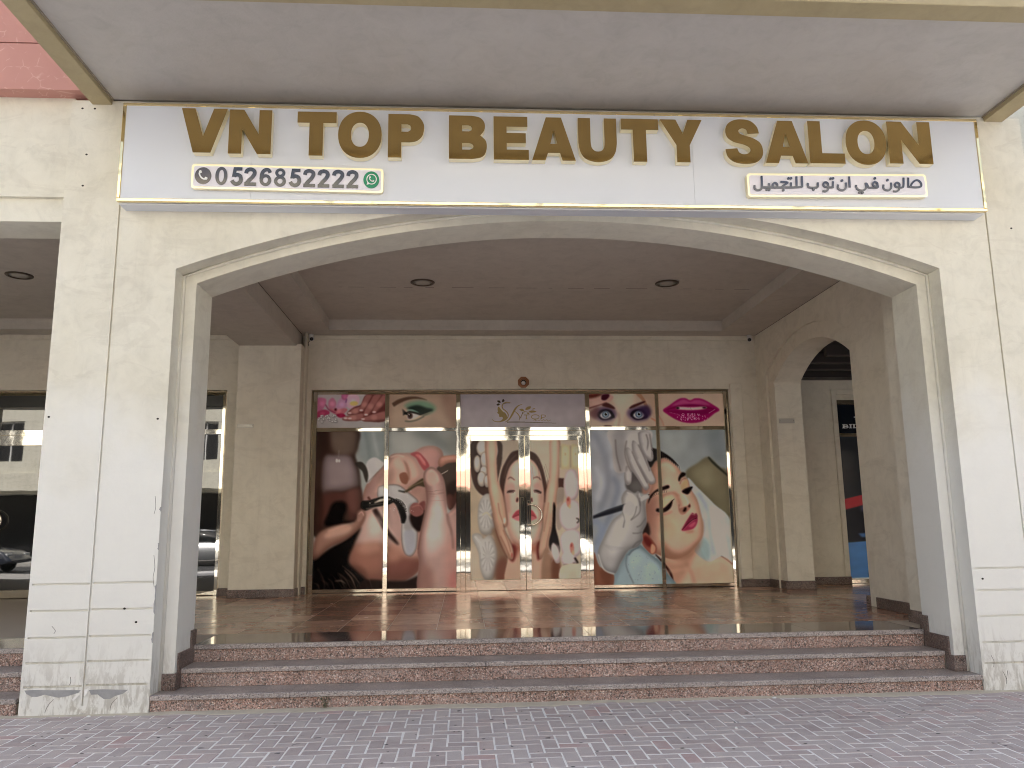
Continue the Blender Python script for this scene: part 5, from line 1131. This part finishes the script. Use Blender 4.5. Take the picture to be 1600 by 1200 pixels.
c.line([(300, 226), (330, 270), (344, 296)], 10, (30, 20, 34), 5).line([(552, 226), (532, 262), (524, 280)], 10, (30, 20, 34), 5).fill([(600, 200), (700, 160), (745, 240), (680, 310), (650, 250)], (70, 46, 92), 18, .85).fill([(80, 220), (170, 180), (160, 300), (90, 280)], (124, 74, 80), 20, .8)
c.fill([(210, 160), (262, 132), (330, 168), (352, 200), (300, 190)], (92, 44, 44), 6).fill([(506, 196), (530, 166), (600, 138), (672, 116), (676, 130), (610, 162), (540, 190)], (84, 42, 42), 5)
c.line([(390, 240), (400, 320), (384, 390)], 16, (164, 138, 122), 12, .7).dot(272, 386, 46, 12, (80, 24, 30), 5).line([(740, 300), (790, 330), (800, 390)], 14, (196, 110, 80), 8, .7)
# lips
c.fill([(796, 30), (1540, 30), (1540, 420), (796, 420)], (192, 170, 152), 3, 1, False).line([(820, 270), (860, 330), (880, 390)], 10, (196, 130, 100), 6, .7)
c.fill([(870, 212), (940, 160), (1040, 92), (1110, 82), (1165, 104), (1220, 84), (1300, 92), (1400, 144), (1486, 208), (1430, 250), (1340, 318), (1240, 350), (1120, 350), (1020, 320), (920, 260)], (178, 22, 110), 4)
c.fill([(960, 170), (1060, 104), (1110, 96), (1165, 120), (1220, 100), (1300, 108), (1390, 160), (1240, 150), (1100, 150)], (196, 84, 146), 14, .8).fill([(900, 212), (1010, 170), (1180, 150), (1340, 170), (1460, 208), (1340, 200), (1180, 170), (1020, 190)], (140, 10, 80), 8, .8)
c.fill([(1010, 190), (1050, 176), (1180, 182), (1310, 174), (1350, 186), (1290, 206), (1180, 212), (1060, 208)], (196, 172, 172), 4).line([(1172, 182), (1176, 210)], 3, (150, 110, 112), 2).dot(1030, 190, 18, 10, (40, 8, 24), 4).dot(1320, 186, 22, 8, (60, 10, 34), 4)
c.fill([(900, 222), (1040, 214), (1180, 226), (1340, 210), (1460, 212), (1330, 260), (1180, 262), (1020, 250)], (150, 12, 92), 10, .8)
for t in range(90):
    x = rp.gauss(1180, 70); y = rp.uniform(244, 318); c.line([(x, y), (x + rp.uniform(-6, 6), y + rp.uniform(6, 18))], rp.uniform(4, 9), (224, 170, 208), 3, .65)
for t in range(9): c.line([(1370 + t * 8, 250 - t * 5), (1374 + t * 8, 240 - t * 5)], 5, (230, 180, 215), 3, .6)
for t in range(7): c.line([(945 + t * 16, 232 + t * 4), (950 + t * 16, 244 + t * 4)], 5, (214, 150, 196), 3, .5)
c.grain(.004, 10)

# ---- transom with the salon's own gold emblem: a woman's profile in a scroll, leaves and lettering
c = Canvas(715, 612, 7.805, 1600, 468, .34, (156, 150, 158)); CANVAS['emblem'] = c
gd, gk = (138, 118, 66), (74, 60, 44)
c.fill([(20, 200), (1580, 200), (1580, 468), (20, 468)], (164, 157, 164), 60, .8)
c.fill([(494, 180), (520, 206), (548, 236), (580, 262), (598, 300), (585, 340), (548, 360), (505, 362), (530, 346), (548, 322), (536, 306), (512, 308), (500, 296), (502, 280), (492, 268), (478, 256), (488, 238), (482, 214)], gd, 1.3)
c.line([(415, 334), (440, 356), (490, 366), (545, 356), (590, 332), (612, 296), (606, 262), (578, 230), (548, 204), (540, 172), (558, 142), (600, 126), (656, 138)], [3, 8, 10, 12, 12, 12, 12, 12, 12, 12, 12, 9, 3], gd, 2)
c.line([(500, 176), (520, 160), (518, 200), (560, 250)], [3, 6, 8, 4], (176, 164, 128), 2)
c.line([(560, 150), (590, 138), (640, 138)], [3, 6, 3], gk, 2, .7)
for q in ([(478, 108), (510, 106), (522, 132), (494, 130)], [(536, 118), (552, 86), (570, 106), (556, 124)], [(470, 158), (494, 140), (514, 152), (490, 168)]): c.fill(q, gk, 2)
c.line([(570, 372), (620, 340), (660, 280), (700, 210), (740, 170), (790, 152)], [4, 14, 22, 22, 12, 3], gd, 2).line([(690, 236), (730, 270), (752, 310), (744, 354)], [4, 12, 9, 3], gd, 2).line([(744, 340), (776, 290), (792, 250)], [3, 8, 8], gk, 2).line([(766, 330), (784, 276), (820, 240)], [3, 7, 5], gd, 2)
for q in ([(750, 214), (790, 208), (808, 232), (776, 236)], [(822, 214), (846, 186), (890, 178), (884, 206), (844, 222)], [(868, 240), (910, 228), (960, 242), (916, 256), (876, 254)], [(904, 214), (930, 202), (946, 208), (926, 216)], [(840, 258), (864, 262), (876, 278), (852, 272)]): c.fill(q, gd, 2)
c.line([(800, 240), (836, 244), (870, 262)], 5, gd, 2)
c.line([(808, 284), (862, 284)], 8, gd, 1.5).line([(834, 284), (834, 332)], 10, gd, 1.5).line([(822, 333), (848, 333)], 6, gd, 1.5)
c.line(ell(944, 308, 48, 26, 22) + [(992, 308), (991, 316)], 8, gd, 1.5).line([(1018, 284), (1018, 332)], 10, gd, 1.5).line([(1018, 284), (1058, 286), (1070, 298), (1056, 312), (1020, 314)], 7, gd, 1.5).line([(1006, 333), (1032, 333)], 6, gd, 1.5)
c.line([(916, 352), (950, 336), (940, 356), (970, 346), (990, 356), (1006, 344), (1030, 356), (1046, 340), (1060, 356), (1086, 342), (1098, 360), (1138, 344)], 4, gd, 1.5)
c.line([(596, 370), (760, 370), (960, 376), (1200, 386)], [12, 9, 8, 3], (104, 92, 66), 2)

# ---- neighbour's window print (seen through the small side arch)
c = Canvas(1290, 590, 3.53, 247, 1200, .8, (48, 52, 58)); CANVAS['games'] = c; c.a *= 1.25
c.fill([(40, 130), (247, 130), (247, 305), (40, 305)], (36, 42, 52), 3, 1, False).fill([(40, 330), (247, 330), (247, 700), (80, 700)], (58, 64, 70), 6, 1, False)
c.fill([(85, 682), (250, 618), (250, 672), (90, 742)], (190, 62, 72), 2, 1, False)
c.fill([(90, 745), (250, 680), (250, 900), (110, 910)], (52, 52, 62), 8, 1, False).dot(172, 728, 16, 18, (126, 124, 168), 10, .9)
c.fill([(150, 866), (250, 858), (250, 890), (160, 886)], (78, 116, 172), 4, 1, False).fill([(110, 916), (180, 908), (230, 930), (250, 960), (250, 1108), (130, 1108)], (84, 136, 198), 3, 1, False).fill([(196, 1040), (222, 1020), (250, 1030), (250, 1110), (194, 1108)], (24, 28, 38), 4).dot(214, 1030, 12, 12, (214, 224, 234), 4)
wh = (196, 200, 204)
c.dot(150, 196, 22, 26, wh, 2).dot(150, 192, 9, 10, (36, 42, 52), 2)
for (x, y, r_) in ((120, 212, 4), (126, 224, 5), (140, 230, 5), (152, 236, 4)): c.dot(x, y, r_, r_, wh, 1.5)
def slab(x, ch):
    L = lambda p, w_=6: c.line(p, w_, wh, 1)
    if ch in 'BIL': L([(x, 256), (x, 274)], 6); L([(x - 5, 255), (x + 5, 255)], 4); L([(x - 5, 275), (x + 5, 275)], 4)
    if ch == 'B': L([(x, 255), (x + 11, 257), (x + 12, 263), (x + 2, 265)], 4); L([(x + 2, 265), (x + 14, 267), (x + 13, 274), (x, 275)], 4)
    if ch == 'L': L([(x, 274), (x + 14, 274)], 5); L([(x + 13, 268), (x + 13, 275)], 4)
slab(80, 'B'); slab(104, 'I'); slab(116, 'L'); slab(136, 'L'); slab(155, 'I')
c.fill([(120, 1106), (250, 1102), (250, 1132), (120, 1136)], (210, 210, 212), 2, 1, False).fill([(190, 1108), (235, 1106), (235, 1124), (190, 1126)], (206, 120, 124), 2, 1, False)

# ---- panes
for k_ in CANVAS: CANVAS[k_].mottle(.012, 3, 9).crisp(2, .30)
YG = 13.10
pane('window_pane', 'topleft', -2.3465, -1.2585, 3.0455, 3.592, YG, sf, [(497, 616.5), (602.5, 616.5), (602.5, 668.5), (496, 668.5)], (150, 74))
pane('window_pane', 'topleft', -1.1865, -.0995, 3.0455, 3.592, YG, sf, [(608.5, 616.5), (713, 616.5), (713, 668), (608, 668)], (150, 74))
pane('emblem_pane', 'emblem', -.0295, 2.0295, 3.0455, 3.592, YG, sf, [(719, 616), (914.5, 616), (914.5, 667.5), (719, 667.5)], (330, 90))
pane('window_pane', 'topright', 2.1005, 3.2025, 3.0455, 3.592, YG, sf, [(919.5, 615.5), (1021.5, 616), (1023, 666), (921, 666)], (150, 74))
pane('window_pane', 'topright', 3.2635, 4.3665, 3.0455, 3.592, YG, sf, [(1026.6, 615.5), (1128, 615), (1130.5, 666), (1028.5, 666)], (150, 74))
pane('window_pane', 'lash', -2.3465, -1.2585, .5025, 2.9845, YG, sf, [(496.5, 674.5), (601.5, 674.5), (598.5, 920.5), (488.6, 920.5)], (130, 290))
pane('window_pane', 'lash', -1.1865, -.0995, .5025, 2.9845, YG, sf, [(608.3, 674.5), (713, 674.5), (713, 920), (605.3, 920)], (130, 290))
pane('window_pane', 'brow', 2.1005, 3.2025, .5025, 2.9845, YG, sf, [(921, 672), (1023.5, 671.5), (1035.5, 913), (929, 914)], (130, 290))
pane('window_pane', 'brow', 3.2635, 4.3665, .5025, 2.9845, YG, sf, [(1029, 671.5), (1130.5, 671.5), (1146, 911.5), (1041.5, 913)], (130, 290))
for (a, b, ga, gb, px) in ((.046, 1.0095, .13, .913, [(734.3, 688.6), (809.3, 688.6), (812, 905.5), (735.5, 906)]), (1.0145, 1.980, 1.105, 1.888, [(827.4, 688.6), (901, 688.6), (907, 905), (831, 906)])):
    dr = thing('d', '', '', (0, 0, 0)); dr.name = 'door'; dr.parent = sf; dr.location = -sf.location
    for k in ('label', 'category'): del dr[k]
    bar('stile', a, ga - .0005, .4465, 2.902, 13.062, 13.12, dr); bar('stile', gb + .0005, b, .4465, 2.902, 13.062, 13.12, dr)
    bar('door_rail', ga, gb, .4465, .612, 13.064, 13.12, dr); bar('door_rail', ga, gb, 2.822, 2.902, 13.064, 13.12, dr)
    pane('door_glass', 'facial', ga, gb, .6125, 2.8215, 13.082, dr, px, (110, 260))
    if a > 1:
        pts = [(1.062, 13.06, 1.79), (1.062, 13.005, 1.79)] + [(1.075 + .20 * math.sin(R(t)), 13.0, 1.622 + .165 * math.cos(R(t))) for t in range(6, 176, 10)] + [(1.062, 13.005, 1.455), (1.062, 13.06, 1.455)]
        MB().tube(pts, .0135, 10).obj('handle', M['steel'], dr, True)
        bar('lock_plate', 1.04, 1.085, 1.40, 1.85, 13.054, 13.0615, dr)
    else:
        bar('lock_plate', .93, .99, 1.36, 1.90, 13.054, 13.0615, dr)
MB().box(-2.41, 4.42, 13.18, 13.25, ZF, 3.6).obj('backing', M['dark'], sf)

# ================================================================== SHOP LEFT OF THE PIER
ls = thing('neighbour_shopfront', 'tinted glass shopfront with polished frames left of the salon', 'shopfront', (-6, 13.06, ZF))
def lb(name, x0, x1, z0, z1, y0=YS, m='steel'): return MB().cbox(x0, x1, y0, 13.15, z0, z1, .004).obj(name, M[m], ls)
lb('outer_frame', -3.80, -3.775, ZF, 3.66, 13.03, 'frame_bronze'); lb('outer_frame', -9.4, -3.8005, 3.635, 3.66, 13.03, 'frame_bronze')
lb('top_rail', -9.4, -3.8005, 3.585, 3.6345); lb('mullion', -3.855, -3.8005, ZF, 3.5845)
for x in (-5.0, -6.15, -8.65): lb('mullion', x - .03, x + .03, ZF, 3.5845)
for a, b, dr_ in ((-4.97, -3.8555, 0), (-6.12, -5.03, 0), (-8.62, -6.18, 1), (-9.4, -8.68, 0)):
    lb('head_panel', a, b, 3.41, 3.5845, 13.09, 'blind'); lb('rail', a, b, 2.955, 3.035, 13.06)
    MB().box(a, b, 13.10, 13.11, 3.0355, 3.4095).obj('window_glass', M['glass'], ls)
    if dr_:
        lb('door_header', a, b, 2.79, 2.9545, 13.065); MB().box(a, b, 13.10, 13.11, .575, 2.7895).obj('door_glass', M['glass'], ls); lb('door_rail', a, b, .455, .5745, 13.062)
        lb('stile', -7.44, -7.36, .575, 2.789, 13.063)
        MB().tube([(-7.32, 13.06, 1.79), (-7.32, 13.0, 1.79)] + [(-7.30 + .2 * math.sin(R(t)), 13.0, 1.622 + .165 * math.cos(R(t))) for t in range(6, 176, 10)] + [(-7.32, 13.0, 1.455), (-7.32, 13.06, 1.455)], .0135, 10).obj('handle', M['steel'], ls, True)
    else:
        MB().box(a, b, 13.10, 13.11, .515, 2.9545).obj('window_glass', M['glass'], ls); lb('bottom_rail', a, b, ZF + .012, .5145, 13.062)
MB().box(-9.4, -3.82, 13.2, 13.3, ZF, 3.6).obj('backing', M['dark'], ls)
lw = thing('left_bay_wall', 'beige wall over the tinted shopfront in the bay left of the pier', 'wall', (-6, 13, ZF))
MB().shape([[(-10.5, ZF), (-10.5, 4.9), (-3.501, 4.9), (-3.501, ZF), (-3.772, ZF), (-3.772, 3.663), (-9.4, 3.663), (-9.4, ZF)]], 13.0, 13.3).obj('wall_face', M['plaster_in'], lw)
MB().cbox(-10.5, -3.503, 12.955, 12.9995, 4.487, 4.5605, .008).obj('cornice', M['plaster_in'], lw)
MB().cbox(-3.77, -3.518, 12.935, 12.9995, ZF + .001, ZF + .118, .003).obj('skirting', M['skirt'], lw)
MB().box(-10.7, -10.5, 7.3, 13.3, ZF, 4.9).obj('end_wall', M['plaster_in'], lw)

# ================================================================== BAY TO THE RIGHT, SEEN THROUGH THE SMALL ARCH
rw = thing('right_bay_wall', 'grey beige wall with scuffs beyond the small side arch', 'wall', (6, 13.2, ZF))
MB().shape([[(5.401, ZF), (5.401, 4.3), (12, 4.3), (12, ZF), (8.3, ZF), (8.3, 3.50), (6.372, 3.50), (6.372, ZF)]], 13.2, 13.5).obj('wall_face', M['plaster_in'], rw)
MB().cbox(6.285, 6.371, 13.165, 13.1995, ZF + .12, 3.68, .006).obj('window_trim', M['plaster_in'], rw); MB().cbox(6.3715, 8.4, 13.165, 13.1995, 3.585, 3.68, .006).obj('window_trim', M['plaster_in'], rw)
MB().cbox(5.402, 6.371, 13.145, 13.164, ZF + .001, ZF + .12, .003).obj('skirting', M['skirt'], rw)
MB().box(5.402, 12, 12.9, 13.1995, 3.84, 4.055).obj('brown_fascia', M['brown_ceiling'], rw)
MB().box(5.50, 12, 7.10, 7.29, 3.1, 4.6).obj('lintel', M['plaster'], rw); MB().box(12.001, 12.2, 7.1, 13.5, ZF, 4.6).obj('end_wall', M['plaster_in'], rw); MB().box(9.6, 12, 7.10, 7.29, -.1, 3.099).obj('shading_pier', M['plaster'], rw)  # lintel, end wall and pier are unseen, added to dim this bay
gs = thing('games_shopfront', 'dark printed shop window with white letters seen through the side arch', 'shopfront', (7.3, 13.22, ZF))
MB().cbox(6.374, 8.29, 13.21, 13.3, 3.425, 3.498, .004).obj('top_rail', M['frame_bronze'], gs); MB().cbox(6.374, 8.29, 13.205, 13.3, 2.872, 2.927, .004).obj('rail', M['steel'], gs)
MB().cbox(6.374, 8.29, 13.205, 13.3, ZF + .005, .512, .004).obj('bottom_rail', M['steel'], gs)
pane('printed_pane', 'games', 6.374, 6.99, 2.9275, 3.4245, 13.24, gs, [(1304.5, 629), (1340, 629), (1341, 677), (1306.5, 677)], (100, 90))
pane('printed_pane', 'games', 6.374, 6.99, .5125, 2.8715, 13.24, gs, [(1308, 683), (1343, 683), (1358, 905), (1327, 905)], (90, 300))
MB().box(6.991, 8.29, 13.24, 13.26, .5125, 3.4245).obj('window_glass', M['glass'], gs)
rc_ = thing('dark_coffered_ceiling', 'dark brown coffered wooden ceiling beyond the small side arch', 'ceiling', (8, 10, 4))
MB().box(5.401, 12, 7.3, 13.199, 4.06, 4.6).obj('ceiling_board', M['brown_ceiling'], rc_)
for y in (12.45, 11.9, 11.35, 10.6, 9.9, 9.1, 8.3):
    MB().cbox(5.402, 12, y, y + .10, 3.88, 4.059, .004).obj('cross_beam', M['brown_ceiling'], rc_); MB().box(5.402, 12, y - .012, y - .0005, 3.88, 3.895).obj('beam_edge', M['brown_edge'], rc_)
for x in (6.9, 8.2, 9.5): MB().cbox(x, x + .1, 7.3, 12.89, 3.90, 4.05, .004).obj('long_beam', M['brown_ceiling'], rc_)

# ================================================================== SMALL THINGS ON THE GROUND
wd_ = thing('weed', 'small green weed growing from the foot of the lowest step', 'plant', (-1.13, 7.045, .05))
rw_ = random.Random(8); b = MB()
for i in range(60):
    c0 = Vector((-1.13 + rw_.gauss(0, .018), 7.036 - abs(rw_.gauss(0, .015)), .01 + rw_.random() * .095)); a = rw_.uniform(0, 6.28); l = rw_.uniform(.012, .024); d_ = Vector((math.cos(a), -abs(math.sin(a)) * .6, rw_.uniform(-.2, .7))).normalized() * l; s_ = d_.cross(Vector((0, 0, 1))).normalized() * l * .32
    b.add([c0, c0 + d_ * .5 + s_, c0 + d_, c0 + d_ * .5 - s_], [(0, 1, 2, 3)])
b.obj('leaves', M['leaf'], wd_)
b = MB()
for i in range(4): b.tube([(-1.13 + i * .006 - .009, 7.04, .004), (-1.13 + (i - 1.5) * .012, 7.028, .05), (-1.13 + (i - 1.5) * .022, 7.02, .10)], .0016, 5)
b.obj('stem', M['leaf'], wd_)
def scrap(x, y, s_, label, z=0):
    rs_ = random.Random(int(x * 100)); b = MB(); n = 5; vs = [(x, y, z + .012)]
    for i in range(n): a = 6.28 * i / n; vs.append((x + s_ * math.cos(a) * rs_.uniform(.6, 1.2), y + s_ * math.sin(a) * rs_.uniform(.5, 1), z + .002 + rs_.random() * .008))
    vs += [(p[0], p[1], z - .0005) for p in vs[1:]]
    b.add(vs, [(0, 1 + i, 1 + (i + 1) % n) for i in range(n)] + [(1 + i, 6 + i, 6 + (i + 1) % n, 1 + (i + 1) % n) for i in range(n)])
    tag(b.obj('paper_scrap', M['litter']), label, 'litter')
scrap(1.98, 6.05, .016, 'tiny white paper scrap on the bricks right of centre')
scrap(-2.99, 6.98, .02, 'tiny white scrap at the foot of the left grooved pier')
scrap(2.63, 7.0, .018, 'crumpled pale leaf scrap against the lowest step')
M['lit2'] = M['litter']

# ================================================================== ACROSS THE STREET (what the glass and steel mirror)
ob = thing('street_building', 'sunlit cream building across the street with dark shops below', 'building', (2, -17, 0))
M['ob_wall'] = plaster('sunlit_cream_render', (.60, .575, .475, 1), (.65, .625, .525, 1), .25); M['ob_shop'] = mat('dark_shop_glass', (.015, .016, .018), .06, 0, .5); M['ob_frame'] = mat('white_window_frame', (.7, .7, .68), .4)
b = MB().box(-32, 36, -26, -17.3, 4.3, 15)
b.obj('rear_mass', M['ob_wall'], ob)
xs = [-30 + 3.3 * i for i in range(20)]
walls = [(-32, 36, 0, 15)]
cols_ = MB().box(-32, 36, -17.299, -16.7, 4.35, 5.0).box(-32, 36, -17.299, -16.7, 7.0, 8.0).box(-32, 36, -17.299, -16.7, 10.0, 11.0).box(-32, 36, -17.299, -16.7, 13, 15)
for z0, z1 in ((5.0, 7.0), (8.0, 10.0), (11, 13)):
    px_ = -32
    for x in xs: cols_.box(px_, x - .7, -17.299, -16.71, z0, z1); px_ = x + .7
    cols_.box(px_, 36, -17.299, -16.71, z0, z1)
cols_.obj('wall', M['ob_wall'], ob)
MB().box(-5, 36, -17.299, -16.55, 3.45, 4.34).obj('red_band', M['red'], ob); MB().box(-32, -5.01, -17.299, -16.55, 3.45, 4.34).obj('cream_band', M['ob_wall'], ob)
for z0 in (5.0, 8.0, 11.0):
    for x in xs:
        f_ = MB().box(x - .699, x + .699, -17.1, -17.0, z0, z0 + 1.999).obj('window', M['ob_shop'], ob)
        MB().box(x - .699, x - .62, -16.999, -16.95, z0, z0 + 1.999).box(x + .62, x + .699, -16.999, -16.95, z0, z0 + 1.999).box(x - .03, x + .03, -16.999, -16.95, z0, z0 + 1.999).box(x - .619, x + .619, -16.999, -16.95, z0 + 1.92, z0 + 1.999).obj('window_frame', M['ob_frame'], f_)
b = MB()
for x in (-29, -17.5, -4.4, 8.2, 20): b.box(x, x + .8, -17.5, -16.6, 0, 3.449)
b.obj('column', M['ob_wall'], ob)
MB().box(-32, 36, -19.2, -19, 0, 3.449).obj('shop_glass', M['ob_shop'], ob); MB().box(-32, 36, -19.0, -17.3, 3.30, 3.449).obj('arcade_ceiling', M['ob_wall'], ob)
ft = thing('corner_building', 'pale sunlit building far off past the right pier', 'building', (25, 30, 0))
MB().box(14, 40, 34, 46, -.4, 26).obj('wall', M['ob_wall'], ft)
for zz in (2, 5.2, 8.4, 11.6, 14.8):
    for x in (15, 18, 21, 24, 27): 
        f_ = MB().box(x, x + 1.5, 33.93, 33.999, zz, zz + 1.7).obj('window', M['ob_shop'], ft); MB().box(x - .08, x + 1.58, 33.9, 33.929, zz - .12, zz - .02).obj('sill', M['ob_frame'], f_)
M['tyre'] = mat('tyre_rubber', (.02, .02, .02), .8); M['rim'] = mat('alloy_rim', (.5, .5, .52), .3, .9); M['carglass'] = mat('car_glass', (.015, .017, .018), .05); M['lamp'] = mat('car_lamp', (.6, .6, .58), .1); M['tail'] = mat('car_tail_lamp', (.3, .02, .02), .2)
def car(x, y, paint, label):
    t = thing('parked_car', label, 'car', (x, y, -.14), 'cars parked across the street')
    def loft(prof, ws, name, m, inset):
        """side profile (x,z) swept over the width with the shoulders pulled in"""
        vs = []; n = len(prof)
        for (w_, k) in ws:
            cx = sum(p[0] for p in prof) / n; cz = sum(p[1] for p in prof) / n
            vs += [(x + cx + (px - cx) * k, y + w_, -.14 + cz + (pz - cz) * k) for px, pz in prof]
        fs = []
        for i in range(len(ws) - 1): fs += [(i * n + k, i * n + (k + 1) % n, (i + 1) * n + (k + 1) % n, (i + 1) * n + k) for k in range(n)]
        fs += [tuple(range(n)), tuple((len(ws) - 1) * n + k for k in reversed(range(n)))]
        return MB().add(vs, fs).obj(name, m, t, True)
    bodyp = cat([(-2.2, .35), (-2.25, .6), (-2.2, .88), (-1.5, .98), (0, 1.0), (1.1, .96), (1.9, .82), (2.22, .62), (2.2, .35), (0, .24)], True, 4)
    loft(bodyp, ((-.90, .93), (-.86, .985), (-.7, 1), (.7, 1), (.86, .985), (.90, .93)), 'body', paint, 0)
    cab = cat([(-1.75, .97), (-1.3, 1.38), (-.5, 1.5), (.3, 1.45), (.75, 1.2), (1.15, .95), (-.2, .9)], True, 4)
    loft(cab, ((-.80, .90), (-.70, .99), (.70, .99), (.80, .90)), 'glasshouse', M['carglass'], 0)
    roof = cat([(-1.2, 1.36), (-.5, 1.49), (.25, 1.45), (.2, 1.50), (-.5, 1.53), (-1.2, 1.42)], True, 4)
    loft(roof, ((-.72, .96), (-.6, 1), (.6, 1), (.72, .96)), 'roof', paint, 0)
    for wx in (-1.38, 1.38):
        for s_ in (-1, 1):
            wh_ = MB().lathe([(.20, -.10), (.31, -.10), (.33, -.07), (.33, .07), (.31, .10), (.20, .10)], (x + wx, y + s_ * .80, .19), 'y', 24).obj('wheel', M['tyre'], t, True)
            MB().lathe([(.20, -.085), (.06, -.09), (.06, .09), (.20, .085)], (x + wx, y + s_ * .82, .19), 'y', 20).obj('rim', M['rim'], wh_)
    for s_ in (-1, 1):
        MB().cbox(x + 2.08, x + 2.19, y + s_ * .62 - .18, y + s_ * .62 + .18, .48, .60, .02).obj('headlight', M['lamp'], t); MB().cbox(x - 2.24, x - 2.15, y + s_ * .64 - .16, y + s_ * .64 + .16, .58, .70, .02).obj('tail_light', M['tail'], t)
M['car_white'] = mat('white_car_paint', (.75, .75, .75), .2, 0, .5, .6); M['car_silver'] = mat('silver_car_paint', (.5, .51, .52), .25, .6, .5, .6); M['car_dark'] = mat('dark_car_paint', (.03, .035, .05), .2, 0, .5, .6)
car(3.6, -10.5, M['car_white'], 'white parked car across the street from the salon'); car(-11.0, -10.5, M['car_silver'], 'silver parked car across the street left of the salon'); car(-19.5, -7.0, M['car_dark'], 'dark parked car on the near side of the road far left'); car(9.3, -10.5, M['car_dark'], 'dark parked car across the street right of the salon')
